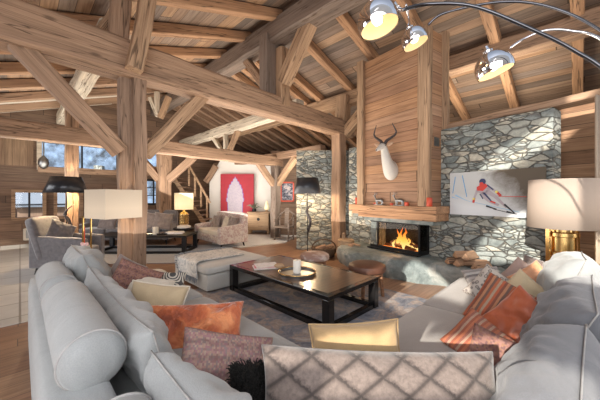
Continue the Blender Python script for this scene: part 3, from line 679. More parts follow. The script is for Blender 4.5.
for i, (x, y, z, a, l) in enumerate(((-1.02, -.15, .47, .1, .6), (-.8, -.2, .48, -.25, .5), (-.95, -.13, .56, .35, .5), (-.7, -.12, .55, -.5, .35))):
    b = B(); d = Vector((math.cos(a), math.sin(a)*.3, math.sin(a)*.5))*l/2; c = Vector((x, y, z)); b.tube([c-d, c-d*.3, c+d*.4, c+d], [.045, .05, .045, .04], 9)
    o = b.build('burning_log', 'char', smooth=2, mw=ml); tag(o, ['charred log lying lowest at the left of the fire', 'charred log at the front right of the fire', 'charred log leaning across the middle of the fire', 'short charred log tilted at the right of the fire'][i], 'log')
b = B().box((-.93, -.16, .435), (.8, .18, .03)); o = b.build('ember_bed', 'ember', mw=ml); tag(o, 'glowing bed of embers under the burning logs', 'embers', kind='stuff')
random.seed(3)
fl = B()
for i in range(17):
    x = random.uniform(-1.25, -.55); hgt = max(.07, .36*math.exp(-((x+.9)/.14)**2)+random.uniform(.05, .13)); y = -.16+random.uniform(-.07, .04); r = random.uniform(.022, .04)
    pts = [(x+math.sin(k*1.6+i)*.02*k/3, y, .44+hgt*k/6) for k in range(7)]
    fl.tube(pts, [r*.6, r, r*1.05, r*.85, r*.6, r*.3, .002], 7)
o = fl.build('flames', 'flame', smooth=1, mw=ml); tag(o, 'orange flames rising from the logs in the fireplace', 'fire', kind='stuff')

# mantel ornaments
def W2(x, y, z): return ml @ Vector((x, y, z))
def candle(u, n_, z, r, h, lab, mat='redwax'):
    o = B().lathe([(r*.9, 0), (r, .006), (r, h-.01), (r*.85, h), (r*.2, h-.008)], seg=20)
    t = thing('pillar_candle', lab, 'candle', W(u, n_, z)); o.build('wax', mat, t, smooth=2)
    B().tube([(0, 0, h-.01), (.002, 0, h+.012)], .0025, 6).build('wick', 'horn', t)
candle(2.0, .34, 1.33, .045, .16, 'red pillar candle standing at the left end of the mantel')
candle(.16, .40, 1.33, .05, .16, 'red pillar candle standing at the right corner of the mantel')
candle(1.42, .38, 1.33, .035, .05, 'small red candle on the mantel beside the left silver figure')
candle(.62, .41, 1.33, .04, .07, 'small red candle on the mantel beside the right silver figure')
candle(.98, .39, 1.33, .035, .045, 'small red candle in the middle of the mantel between the figures')
def deerfig(u, lab):
    t = thing('animal_figurine', lab, 'figurine', W(u, .39, 1.33), WR)
    b = B(); b.tube([(-.1, 0, .1), (-.03, 0, .105), (.05, 0, .1), (.09, 0, .09)], [.018, .034, .034, .015], 10)
    b.tube([(-.08, 0, .11), (-.12, 0, .17), (-.13, 0, .2), (-.17, 0, .195)], [.022, .014, .018, .008], 8)
    for x in (-.07, .07):
        for y in (-.018, .018): b.tube([(x, y, .09), (x+.01, y, .045), (x-.004, y, 0)], [.012, .008, .009], 7)
    b.box((0, 0, .005), (.24, .07, .01)); b.build('body', 'silver', t, smooth=2)
    for y in (-.012, .012):
        B().tube([(-.12, y, .2), (-.1, y*2.4, .24), (-.11, y*3, .28)], [.006, .005, .002], 6).build('antler', 'silver', t, smooth=1)
        B().tube([(-.1, y*2.3, .235), (-.07, y*3, .262)], [.004, .002], 6).build('antler', 'silver', t, smooth=1)
deerfig(1.3, 'silver stag figurine on the left half of the mantel'); deerfig(.8, 'silver stag figurine on the right half of the mantel')

# trophy head : local frame, -y out of the wall, x right
th = thing('antelope_trophy', 'white antelope head trophy with dark twisted horns on the chimney boards', 'trophy', W(1.08, CN+.03, 1.87), WR+.4); th.scale = (.8, .8, .8)
X = Vector((1, 0, 0)); 
def ring(c, rx, ry, tilt): return (Vector(c), rx, ry, X, Vector((0, math.cos(tilt), math.sin(tilt))))
b = B(); rings = []
path = [((.08, .0, .22), .01, .01, 1.5), ((.08, -.0, .22), .2, .27, 1.5), ((.075, -.07, .21), .19, .27, 1.35), ((.06, -.15, .27), .17, .21, 1.0), ((.03, -.22, .40), .135, .16, .6), ((0, -.25, .53), .115, .135, .45),
        ((-.02, -.26, .65), .1, .12, .4), ((-.035, -.27, .74), .085, .1, .5), ((-.055, -.31, .80), .09, .105, 1.1), ((-.075, -.37, .80), .082, .09, 1.5), ((-.095, -.43, .765), .062, .068, 1.8), ((-.115, -.49, .73), .046, .05, 1.9), ((-.13, -.54, .70), .04, .042, 1.9), ((-.137, -.57, .685), .03, .03, 1.9), ((-.14, -.58, .68), .005, .005, 1.9)]
for c, rx, ry, tl in path: rings.append(ring((c[0], c[1], c[2]), rx, ry, tl))
b.loft(rings); b.build('head_and_neck', 'ivory', th, smooth=1, sub=1)
for sx in (-1, 1):
    cx = -.05
    b = B(); pts = [(cx+sx*.035, -.31, .87), (cx+sx*.07, -.26, .95), (cx+sx*.16, -.22, 1.02), (cx+sx*.25, -.18, 1.09), (cx+sx*.285, -.17, 1.17), (cx+sx*.25, -.2, 1.27), (cx+sx*.2, -.24, 1.38)]
    fine = []
    for i in range(len(pts)-1):
        for k in range(4): fine.append(Vector(pts[i]).lerp(Vector(pts[i+1]), k/4))
    fine.append(Vector(pts[-1])); m_ = len(fine)
    b.tube(fine, [(.038*(1-i/m_)+.006)*(1.12 if i % 2 else .95) for i in range(m_)], 10); b.build('horn', 'horn', th, smooth=1)
    b = B(); e = Vector((cx+sx*.08, -.29, .83)); tip = Vector((cx+sx*.24, -.27, .89)); rr = []
    for i, w_ in enumerate((.014, .04, .052, .04, .004)): rr.append((e.lerp(tip, i/4), w_, .009, Vector((0, .2, 1)).normalized(), Vector((0, 1, -.2)).normalized()))
    b.loft(rr); b.build('ear', 'earin', th, smooth=1)
    B().lathe([(.001, -.014), (.011, -.008), (.014, 0), (.011, .008), (.001, .014)], (-.06+sx*.083, -.375, .815), 10).build('eye', 'nose', th, smooth=1)
B().lathe([(.001, -.02), (.018, -.012), (.024, 0), (.018, .012), (.001, .018)], (-.139, -.57, .688), 10).build('nose', 'nose', th, smooth=1)

# ski picture on the stone wall : local x right, y up, z out
pt = thing('ski_picture', 'wide unframed picture of a ski racer hanging on the stone wall', 'picture', W(0, .03, 1.2)); 
mp_ = wallmat(W(-.02, .03, 1.19), -WE); PW, PH = 1.35, .74
n = NT('snowy ski backdrop'); o_ = n.xyz(n.co(rnd=False)); g = n.noise(n.co(rnd=False), 3, 6, .75, .5)
d_ = n.math('ADD', n.math('MULTIPLY', o_[0], .85), n.math('MULTIPLY', o_[1], .75)); d_ = n.math('ADD', d_, n.math('MULTIPLY', g, .55))
low = n.ramp(n.math('ADD', o_[1], n.math('MULTIPLY', o_[0], .12)), [(.18, (.68,.71,.74)), (.4, (.52,.53,.53))])
n.col(n.mix(n.ramp(n.math('MULTIPLY', d_, .5), [(.6, (0,0,0)), (.76, (1,1,1))]), low, (.1,.075,.05))); n.p(Roughness=.5); M['skibg'] = n.m
for k_, c_ in (('gateblue', (.08,.3,.6)), ('skired', (.6,.04,.03)), ('skinavy', (.03,.04,.12)), ('skiwhite', (.42,.36,.4)), ('skiyel', (.8,.7,.15)), ('skiblack', (.02,.02,.03)), ('skitrack', (.3,.5,.7))): M[k_] = simple(k_, c_, .5, 0, .04)
o = B().box((PW/2, PH/2, 0), (PW, PH, .03)).build('canvas', 'skibg', pt); bpy.context.view_layer.update(); o.matrix_world = mp_
def art(nm, polys, mat, z, mw, par):
    b = B()
    for pl_ in polys: b.prism(pl_, z, z+.002)
    o = b.build(nm, mat, par); o.matrix_world = mw; return o
def seg(x0, y0, x1, y1, w0, w1=None):
    w1 = w1 or w0; a = Vector((x0, y0)); c = Vector((x1, y1)); d = (c-a).normalized(); nn = Vector((-d.y, d.x))
    return [tuple(a-nn*w0/2), tuple(c-nn*w1/2), tuple(c+nn*w1/2), tuple(a+nn*w0/2)]
def px(u, v): return ((u-450.5)/90*PW, (216-v)/47*PH*1.04-.0)    # picture layout
def sg(a, c, w0, w1=None): return seg(*px(*a), *px(*c), w0, w1)
def disc(u, v, r, n_=12): x, y = px(u, v); return [(x+r*math.cos(2*PI*k/n_), y+r*math.sin(2*PI*k/n_)) for k in range(n_)]
art('gate_poles', [sg((457, 175), (454, 193), .012), sg((465, 174), (470, 197), .012)], 'gateblue', .017, mp_, pt)
art('snow_tracks', [sg((457, 195), (470, 201), .03, .005), sg((470, 201), (520, 211), .006, .01), sg((453, 197), (460, 199), .02, .004)], 'skitrack', .016, mp_, pt)
art('racer_suit', [[px(482, 186), px(490, 184), px(494, 190), px(488, 195), px(481, 192)], sg((485, 193), (493, 201), .085, .05), sg((493, 201), (502, 205), .05, .035), sg((490, 191), (498, 196), .08, .05), sg((498, 196), (509, 207), .05, .03), sg((482, 188), (478, 198), .045, .03), sg((492, 187), (500, 192), .045, .03)], 'skiwhite', .018, mp_, pt)
art('racer_top', [[px(480.5, 187), px(488, 182.5), px(492, 186), px(487, 191), px(481, 190.5)]], 'skired', .0205, mp_, pt)
for q_ in (sg((500, 192), (504, 196), .035), sg((478, 198), (477, 203), .035), sg((494, 201), (499, 203), .025)): art('red_patch', [q_], 'skired', .0206, mp_, pt)
art('racer_dark_trim', [sg((488, 193), (495, 201), .03, .02), sg((491, 185), (497, 190), .02), sg((484, 194), (487, 199), .016)], 'skinavy', .0215, mp_, pt)
art('racer_helmet', [disc(486.5, 181.5, .05)], 'skinavy', .0215, mp_, pt); art('racer_face', [disc(485.5, 184, .032)], 'skired', .0235, mp_, pt)
art('racer_gloves', [disc(477.5, 199, .018), disc(500, 192, .02)], 'skiyel', .0235, mp_, pt)
art('ski_pole', [sg((502, 196.5), (526, 196.8), .008)], 'skired', .0235, mp_, pt)
art('skis', [sg((490, 206), (500, 209), .03, .015), sg((507, 204), (516, 212), .03, .015), sg((509, 211), (518, 213), .03, .01), sg((497, 209), (512, 212), .01)], 'skiblack', .0195, mp_, pt)

# firewood on the hearth, tools, basket, barrel
random.seed(11)
fw = [(-.25, .3, .43, .2), (-.4, .38, .44, .5), (-.55, .28, .44, -.3), (-.36, .24, .54, .1), (-.5, .34, .55, .6), (-.68, .36, .43, .35)]
fwl = ['leftmost split log in the firewood heap on the hearth', 'split log at the front of the firewood heap', 'split log at the back of the firewood heap', 'split log lying on top left of the firewood heap', 'split log on top right of the firewood heap with pale face', 'rightmost split log of the firewood heap']
for (u, n_, z, a), lb in zip(fw, fwl):
    t = thing('firewood_log', lb, 'log', W(u, n_, z), WR+a+.9, rot=(0, 0, WR+a+1.0)); L = .17; r = .07
    ring_ = [(0, r*.9), (-r, -r*.5), (-r*.3, -r*.8), (r*.9, -r*.5)]
    b = B(); b.add([(x, y, z_) for x in (-L,) for y, z_ in ring_]+[(L, y, z_) for y, z_ in ring_], [(0,1,2,3), (7,6,5,4), (0,4,5,1), (1,5,6,2), (2,6,7,3), (3,7,4,0)]); b.build('split_wood', 'log', t, bevel=.006)
    b = B(); b.add([(x, y*1.02, z_*1.04) for x in (-L*.99, L*.99) for y, z_ in ring_[1:]], [(0,1,4,3), (1,2,5,4)]); b.build('bark', 'bark', t)
o = B().tube([(-2.0, -.62, .4), (-1.9, -.55, .42), (-1.75, -.5, .41)], [.02, .028, .02], 8).box((-1.95, -.6, .4), (.12, .05, .04)).build('fire_tool', 'log', mw=ml, smooth=2); tag(o, 'short wooden fire tool lying on the left of the hearth slab', 'tool')
bp = P(346, 0, 6.75)
t = thing('wooden_barrel', 'pale wooden pail with lid and handle left of the hearth', 'pail', (bp.x, bp.y, 0))
b = B().lathe([(.17, 0), (.19, .02), (.185, .2), (.19, .22), (.17, .24), (.165, .26), (.2, .27), (.21, .3), (.195, .45), (.2, .46), (.18, .48), (.02, .49)], seg=24); b.build('staves', 'hide' if 0 else 'oakl', t, smooth=2)
B().lathe([(.192, .1), (.197, .1), (.197, .13), (.192, .13)], seg=24, cap=False).build('hoop', 'bark', t); B().lathe([(.215, .3), (.22, .3), (.218, .33), (.21, .33)], seg=24, cap=False).build('hoop', 'bark', t)
B().box((-.06, 0, .56), (.07, .05, .16)).build('handle', 'oakl', t, bevel=.01)
bp = P(324, 0, 7.0)
t = thing('log_basket', 'dark brown woven basket on the floor left of the wooden pail', 'basket', (bp.x, bp.y, 0))
B().lathe([(.2, 0), (.25, .02), (.3, .15), (.31, .24), (.3, .25), (.27, .2), (.22, .05), (.02, .04)], seg=28).build('bowl', 'wicker', t, smooth=1)
B().tube([(.3*math.cos(a), 0, .22+.22*math.sin(a)) for a in [PI*k/12 for k in range(13)]], .015, 8).build('handle', 'wicker', t, smooth=1)
for i, (x, y, lb) in enumerate(((-.08, 0, 'split log in the left of the dark basket'), (.08, .04, 'split log in the right of the dark basket'))):
    o = B().tube([(bp.x+x-.12, bp.y+y, .2), (bp.x+x+.12, bp.y+y+.05, .27)], [.05, .05], 7).build('basket_log', 'log', smooth=2); tag(o, lb, 'log')

# ================================================================ SECTIONAL SOFA
def sofa_section(label, loc=(0,0,0)): return thing('sectional_sofa', label, 'sofa', loc, A45)
sa = sofa_section('pale grey linen sofa section with bolsters running away along the left', ST(0, 0, 0))
sb = sofa_section('grey linen corner sofa section running away along the right', ST(0, 0, 0))
def cushion(par, nm, c, d, mat, rz=0, ry=0, rx=0, r=.08, puff=.04, seed=0, wr=.012, n=14):
    m = Matrix.Translation(c) @ Matrix.Rotation(rz, 4, 'Z') @ Matrix.Rotation(ry, 4, 'Y') @ Matrix.Rotation(rx, 4, 'X')
    return B().rbox((0,0,0), d, r, puff, n, m, wr, seed).build(nm, mat, par, smooth=1, sub=1)
def pipe(par, loop, r=.007, mat='piping'): return B().tube(loop+[loop[0]], r, 6, cap=False).build('piping', mat, par, smooth=1)
# left section (local x = t, y = s)
B().rbox((.735, 2.6, .19), (1.33, 2.9, .3), .04, 0, 8).build('base', 'linen', sa, smooth=2)
B().rbox((.18, 2.58, .37), (.25, 2.96, .6), .05, 0, 8).build('back_frame', 'linen', sa, smooth=2)
cushion(sa, 'seat_cushion', (.88, 1.98, .37), (1.04, 1.68, .2), 'linen', r=.05, puff=.012, wr=.002)
cushion(sa, 'seat_cushion', (.88, 3.42, .37), (1.04, 1.18, .2), 'linen', r=.05, puff=.012, wr=.002, seed=4)
cushion(sa, 'end_rest', (.98, 3.93, .44), (.78, .2, .2), 'cream', r=.05, puff=.01, seed=8)
def backc(par, c, w, h, t, mat, rz, tilt, seed, roll=0, ea=.035, sag=0):
    m = Matrix.Translation(c) @ Matrix.Rotation(rz, 4, 'Z') @ Matrix.Rotation(-tilt, 4, 'X') @ Matrix.Rotation(roll, 4, 'Y')
    o = B().pillow(w, h, t, seed, .045, 34, ea, sag).build('back_cushion', mat, par, smooth=1, merge=True, sub=1); o.matrix_local = m
    lp = []
    for q in range(4):
        for i in range(20):
            k = 2*i/20-1; u_, v_ = [(k, -1), (1, k), (-k, 1), (-1, -k)][q]
            lp.append((u_*w/2*(1-ea*(1-v_*v_)*abs(u_)), 0, v_*h/2*(1-ea*(1-u_*u_)*abs(v_))-sag*(1-u_*u_)*(v_ > 0)*v_))
    B().tube(lp+[lp[0]], .004, 6, cap=False).build('piping', 'piping', o, smooth=1)
backc(sa, (.50, 3.60, .70), .78, .58, .34, 'linen', PI/2, .35, 1, 0, .07)
backc(sa, (.50, 2.22, .645), 1.72, .52, .27, 'linen', PI/2, .3, 2, 0, .05, .06)
backc(sa, (.50, .92, .60), .80, .50, .30, 'linen', PI/2, .4, 3, 0, .07, .03)
def bolster(s0, s1, z, r, t=.21):
    k = []
    prof = [(.001, 0), (r*.55, .004), (r*.86, .018), (r*.97, .05), (r, .09), (r*1.02, (s1-s0)/2), (r, s1-s0-.09), (r*.97, s1-s0-.05), (r*.86, s1-s0-.018), (r*.55, s1-s0-.004), (.001, s1-s0)]
    m = Matrix.Translation((t, s0, z)) @ Matrix.Rotation(-PI/2, 4, 'X')
    o = B().lathe(prof, seg=32, cap=False, mtx=m).build('bolster', 'linen', sa, smooth=1)
    for e in (.055, s1-s0-.055):
        p = B().tube([(t+r*.985*math.cos(a), s0+e, z+r*.985*math.sin(a)) for a in [2*PI*i/28 for i in range(29)]], .006, 6, cap=False).build('piping', 'piping', o, smooth=1)
bolster(1.5, 2.68, .765, .132, .235); bolster(2.95, 3.72, .74, .125, .23); bolster(.35, 1.2, .67, .13, .24)
for x, y in ((.14, 1.3), (1.33, 3.95), (.14, 3.95)): B().box((x, y, .02), (.06, .06, .05)).build('foot', 'black', sa)
# right section
B().rbox((2.1, .36, .19), (4.08, 1.5, .3), .04, 0, 8).build('base', 'seatr', sb, smooth=2)
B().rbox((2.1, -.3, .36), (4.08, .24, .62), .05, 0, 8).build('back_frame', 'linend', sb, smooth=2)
cushion(sb, 'seat_cushion', (.85, .62, .37), (1.1, .98, .2), 'seatr', r=.05, puff=.012, wr=.002, seed=5)
cushion(sb, 'seat_cushion', (2.1, .50, .37), (1.38, 1.22, .2), 'seatr', r=.05, puff=.015, wr=.003, seed=6)
cushion(sb, 'seat_cushion', (3.47, .50, .37), (1.34, 1.22, .2), 'seatr', r=.05, puff=.015, wr=.003, seed=7)
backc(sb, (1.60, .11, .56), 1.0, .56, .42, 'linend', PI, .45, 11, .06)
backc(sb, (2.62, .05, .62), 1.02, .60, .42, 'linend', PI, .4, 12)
backc(sb, (3.62, .08, .68), 1.0, .62, .42, 'linen', PI, .35, 13, -.08)
backc(sb, (3.72, -.26, .70), .85, .5, .34, 'linen', PI, .2, 14)
for x, y in ((.14, -.3), (4.05, -.3), (4.05, 1.0)): B().box((x, y, .02), (.06, .06, .05)).build('foot', 'black', sb)

# ================================================================ SCATTER CUSHIONS
def pil(label, u, v, d, w, h, t, mat, yaw=0, tilt=0, roll=0, seed=0, ears=.07, wr=.018, cat='cushion', piping=None, sag=0):
    c = P(u, v, d); R = math.radians
    th_ = thing('scatter_cushion', label, cat, c); th_.rotation_mode = 'XYZ'
    m = Matrix.Rotation(R(yaw), 4, 'Z') @ Matrix.Rotation(R(-tilt), 4, 'X') @ Matrix.Rotation(R(roll), 4, 'Y')
    th_.rotation_euler = m.to_euler()
    o = B().pillow(w, h, t, seed, wr, ears=ears, sag=sag).build('cover', mat, th_, smooth=1, merge=True, sub=1)
    if piping:
        n_ = 20; lp = []
        for q in range(4):
            for i in range(n_):
                k = 2*i/n_-1; u_, v_ = [(k, -1), (1, k), (-k, 1), (-1, -k)][q]
                lp.append((u_*w/2*(1-ears*(1-v_*v_)*abs(u_)), 0, v_*h/2*(1-ears*(1-u_*u_)*abs(v_))))
        B().tube(lp+[lp[0]], .006, 6, cap=False).build('piping', piping, th_, smooth=1)
    return th_
pil('long brown cushion with a diamond pattern in the foreground centre', 383, 409, 1.20, 1.12, .48, .2, 'diamond', 2, 26, 2.5, 1, ears=.075, wr=.012)
pil('plain beige cushion with scalloped edge behind the long brown one', 357, 357, 1.62, .54, .38, .16, 'beige', 3, 16, -2, 2, piping='beige')
pil('black shaggy fur cushion left of the long brown cushion', 256, 392, 1.36, .27, .26, .2, 'fur', 25, 30, 8, 3, wr=.05)
fu_ = bpy.data.objects.get('scatter_cushion.002'); random.seed(21); b = B()
for i in range(900):
    x = random.uniform(-.13, .13); z = random.uniform(-.125, .125); k = max(0, (1-(x/.135)**2)*(1-(z/.13)**2))**.4
    y = -.1*k; d = Vector((x*1.5+random.uniform(-.1, .1), -.14*k-.03, z*1.5+random.uniform(-.1, .1))).normalized()*random.uniform(.02, .045)
    b.tube([Vector((x, y, z)), Vector((x, y, z))+d*.6, Vector((x, y, z))+d+Vector((0, 0, -.01))], [.004, .003, .0008], 4, cap=False)
o = b.build('fur_pile', 'fur', fu_); o['kind'] = 'stuff'
pil('pink and brown woven cushion leaning on the left sofa back', 228, 371, 1.52, .56, .42, .14, 'pinkweave', 40, 42, 24, 4)
pil('shiny rust orange velvet cushion on the left sofa seat', 192, 331, 2.0, .74, .40, .15, 'velvet', 10, 35, 1, 5, wr=.035)
pil('straw yellow cushion behind the orange velvet one', 155, 305, 2.35, .48, .36, .14, 'yellow', 12, 30, 10, 6, piping='cream')
pil('plum woven check cushion propped at the far end of the left sofa', 133, 284, 2.85, .46, .42, .13, 'plum', 30, 25, 28, 7)
pil('small dark taupe cushion peeking above the plum one', 124, 276, 3.05, .34, .38, .12, 'brownv', 40, 10, 35, 8)
pil('cream cushion between the plum and the lozenge cushion', 150, 289, 2.85, .44, .26, .12, 'cream', 25, 35, 18, 9)
pil('black and cream lozenge cushion at the far end of the left sofa', 162, 284, 3.15, .50, .3, .13, 'lozenge', 20, 38, 8, 10)
# right group
pil('rust and brown striped cushion standing in the right cushion heap', 507, 311, 2.25, .50, .46, .15, 'rust', -40, 30, 24, 11)
pil('twisted orange satin cushion on the right sofa in front of the striped one', 517, 321, 2.05, .34, .44, .15, 'satin', -60, 25, 32, 12, wr=.04)
pil('fine orange striped cushion lowest and nearest in the right cushion heap', 484, 347, 1.82, .42, .34, .15, 'rustz', -34, 40, 34, 13)
pil('muted brown weave cushion next to the grey back cushion on the right', 492, 353, 1.76, .28, .26, .13, 'plum', -40, 20, 14, 14)
pil('dark floral print cushion in the right cushion heap', 491, 289, 2.85, .36, .40, .15, 'floral', -35, 22, 34, 15)
pil('grey ribbed cushion leftmost of the right cushion heap', 484, 279, 3.25, .42, .28, .14, 'greystripe', -15, 40, -12, 16)
pil('straw cushion standing on its corner in the right cushion heap', 524, 293, 2.55, .33, .31, .13, 'yellow', -35, 18, 40, 17)
pil('soft orange satin cushion pointing up behind the straw one', 533, 281, 2.85, .30, .34, .14, 'orangel', -35, 15, 50, 18)
pil('rose tan cushion at the back of the right cushion heap', 521, 276, 3.25, .32, .34, .14, 'tanpink', -25, 18, 40, 19)
pil('taupe velvet cushion farthest back beside the brass lamp', 536, 272, 3.45, .34, .34, .14, 'brownv', -20, 15, 20, 20)

# ================================================================ COFFEE TABLE AND STOOLS
tx0, tx1, ty0, ty1 = 2.36, 3.42, 1.92, 3.95; tcx, tcy = (tx0+tx1)/2, (ty0+ty1)/2; tw, tl = tx1-tx0, ty1-ty0
ct = thing('coffee_table', 'large low black lacquer coffee table with dark polished wood top on the patterned rug', 'table', ST(tcx, tcy, .012), A45)
B().box((0, 0, .404), (tw-.14, tl-.14, .016)).build('tabletop', 'tabletop', ct)
b = B()
for sx in (-1, 1): b.box((sx*(tw/2-.04), 0, .385), (.08, tl, .05))
for sy in (-1, 1): b.box((0, sy*(tl/2-.04), .385), (tw-.16, .08, .05))
b.build('top_frame', 'black', ct, bevel=.005)
B().box((0, 0, .345), (tw-.2, tl-.2, .045)).build('apron', 'black', ct, bevel=.004)
for sx in (-1, 1):
    for sy in (-1, 1): B().box((sx*(tw/2-.05), sy*(tl/2-.05), .185), (.1, .1, .35)).build('leg', 'black', ct, bevel=.006)
    B().box((sx*(tw/2-.05), 0, .035), (.07, tl-.2, .06)).build('floor_rail', 'black', ct, bevel=.005)
for sy in (-1, 1): B().box((0, sy*(tl/2-.05), .035), (tw-.2, .07, .06)).build('floor_rail', 'black', ct, bevel=.005)
TZ = .424
q = G(266, 268, TZ)
for i, (dz, rz, m_, lb, dx) in enumerate(((0, .5, 'paper', 'white magazine lowest in the pile on the coffee table', 0), (.014, .42, 'pink', 'pink magazine in the middle of the pile on the coffee table', .0), (.028, .55, 'paper', 'white magazine on top of the pile on the coffee table', .0), )):
    t = thing('magazine', lb, 'magazine', (q.x+dx, q.y+.05, TZ+dz), rz-.2); B().box((0, 0, .007), (.40-.03*i, .28-.015*i, .013)).build('cover', m_, t, bevel=.002)
    B().box((.003, 0, .007), (.395-.03*i, .282-.015*i, .008)).build('pages', 'cream', t)
q = G(279, 268, TZ)
o = B().rbox((q.x, q.y, TZ+.03), (.14, .1, .06), .03, .01, 8, None, .1, 3).build('carved_stone', 'oakl', smooth=1); tag(o, 'small tan carved piece on the coffee table next to the tray', 'ornament')
q = G(297, 273.5, TZ)
t = thing('round_tray', 'round mirrored brass tray on the coffee table', 'tray', (q.x, q.y, TZ))
B().lathe([(.001, .006), (.25, .006), (.25, .03), (.262, .034), (.268, .03), (.262, 0), (.001, 0)], seg=48, cap=False).build('dish', 'silver', t, smooth=2)
B().tube([(.262*math.cos(a), .262*math.sin(a), .034) for a in [2*PI*i/48 for i in range(49)]], .007, 6, cap=False).build('rim', 'gold', t, smooth=1)
t = thing('pillar_candle', 'thick white pillar candle standing on the round tray', 'candle', (q.x-.0, q.y+.02, TZ+.007))
B().lathe([(.052, 0), (.056, .01), (.056, .17), (.05, .178), (.01, .172)], seg=24).build('wax', 'wax', t, smooth=2); B().tube([(0, 0, .17), (.003, 0, .19)], .003, 6).build('wick', 'horn', t)
def stool(label, t_, s_, top, dia=.56, lg='legwood'):
    o = thing('stool', label, 'stool', ST(t_, s_, .0), .3); r = dia/2
    B().lathe([(r*.9, .36), (r, .38), (r*1.02, .42), (r*.98, .46), (r*.8, .485), (r*.4, .495), (.001, .497)], seg=32).build('seat', top, o, smooth=2)
    B().lathe([(r*.8, .325), (r*.84, .33), (r*.84, .36), (r*.8, .362)], seg=24).build('ring', lg, o)
    for k in range(4):
        a = PI/4+k*PI/2; B().tube([(r*.72*math.cos(a), r*.72*math.sin(a), .35), (r*.86*math.cos(a), r*.86*math.sin(a), .0)], [.034, .024], 8, flat=1).build('leg', lg, o, smooth=2)
    return o
stool('round brown leather stool with wooden legs at the right end of the coffee table', 3.78, 2.32, 'leather')
stool('round cow hide stool behind the coffee table near the log basket', 3.80, 3.42, 'hide', .52)

# rugs
o = B().box((2.75, 2.6, .004), (2.9, 3.6, .012)).build('patterned_rug', 'rug', mw=Q); tag(o, 'faded blue grey patterned rug under the coffee table', 'rug')
gp = G(150, 262); o = B().box((0, 0, .004), (3.9, 2.4, .012)).build('grey_rug', 'ruggrey', mw=Matrix.Translation((-3.9, 7.45, .008)) @ Matrix.Rotation(.05, 4, 'Z')); tag(o, 'grey rug under the far black coffee table', 'rug')
c1 = [G(212, 244), G(222, 234.5), G(297, 236), G(285, 243), G(240, 248)]
b = B(); b.prism([(p.x, p.y) for p in c1], 0.001, .03); o = b.build('shag_rug', 'rugwhite'); tag(o, 'white shag rug on the floor in front of the small cabinet', 'rug')

# ================================================================ OTTOMAN
ot = thing('ottoman', 'large square pale linen ottoman left of the coffee table', 'ottoman', ST(2.6, 4.66, 0), A45)
B().rbox((0, 0, .17), (1.16, 1.26, .26), .03, .0, 10).build('base', 'linen2', ot, smooth=2)
cushion(ot, 'cushion_top', (0, 0, .36), (1.2, 1.3, .14), 'linen2', r=.05, puff=.02, wr=.002)
for x in (-1, 1):
    for y in (-1, 1): B().box((x*.48, y*.48, .02), (.06, .06, .04)).build('foot', 'black', ot)
# throw draped over the ottoman: strip across, hanging on the near-left side
tb = B(); vs = []; fs = []; nu, nv = 26, 30
for j in range(nv+1):
    for i in range(nu+1):
        a = i/nu; e = j/nv
        y = -.42+a*.72+.05*math.sin(e*5)+.12*e          # across (s)
        L_ = -.24+e*1.15; x = -.615+max(0, L_)
        z = .455 if L_ > 0 else .455+L_*1.0
        x -= .012 if L_ <= 0 else 0
        w_ = noise.noise(Vector((x*6, y*7, 2)))*.016+noise.noise(Vector((x*16, y*15, 5)))*.006
        ro = max(0, .05-abs(L_)) if L_ > 0 else 0
        if L_ <= 0: x -= abs(w_)*1.5+.006
        else: z += w_+.02-ro*.3
        vs.append((x, y, z))
for j in range(nv):
    for i in range(nu): fs.append((j*(nu+1)+i, j*(nu+1)+i+1, (j+1)*(nu+1)+i+1, (j+1)*(nu+1)+i))
thr = thing('throw_blanket', 'mottled white and slate throw with fringe draped over the ottoman', 'blanket', ST(2.6, 4.66, 0), A45)
o = tb.add(vs, fs).build('cloth', 'throw', thr, smooth=1, sub=1); m_ = o.modifiers.new('s', 'SOLIDIFY'); m_.thickness = .012
fr = B(); random.seed(5)
for j in range(0, nv+1):
    for k in range(3):
        p = Vector(vs[j*(nu+1)+nu if j else nu]); p0_ = Vector(vs[j*(nu+1)]) ; 
        for p in (Vector(vs[j*(nu+1)+nu]),):
            d = Vector((0, .11+random.uniform(-.02, .02), -.005)); off = Vector((random.uniform(-.02, .02), 0, .006)); fr.tube([p+off, p+off+d*.5+Vector((0,0,.012)), p+off+d], [.007, .006, .002], 5)
for i in range(nu+1):
    p = Vector(vs[i]); fr.tube([p, p+Vector((-.012, random.uniform(-.02, .02), -.05)), p+Vector((-.014, 0, -.1))], [.007, .006, .002], 5)
o = fr.build('fringe', 'fringe', thr); o['kind'] = 'stuff'

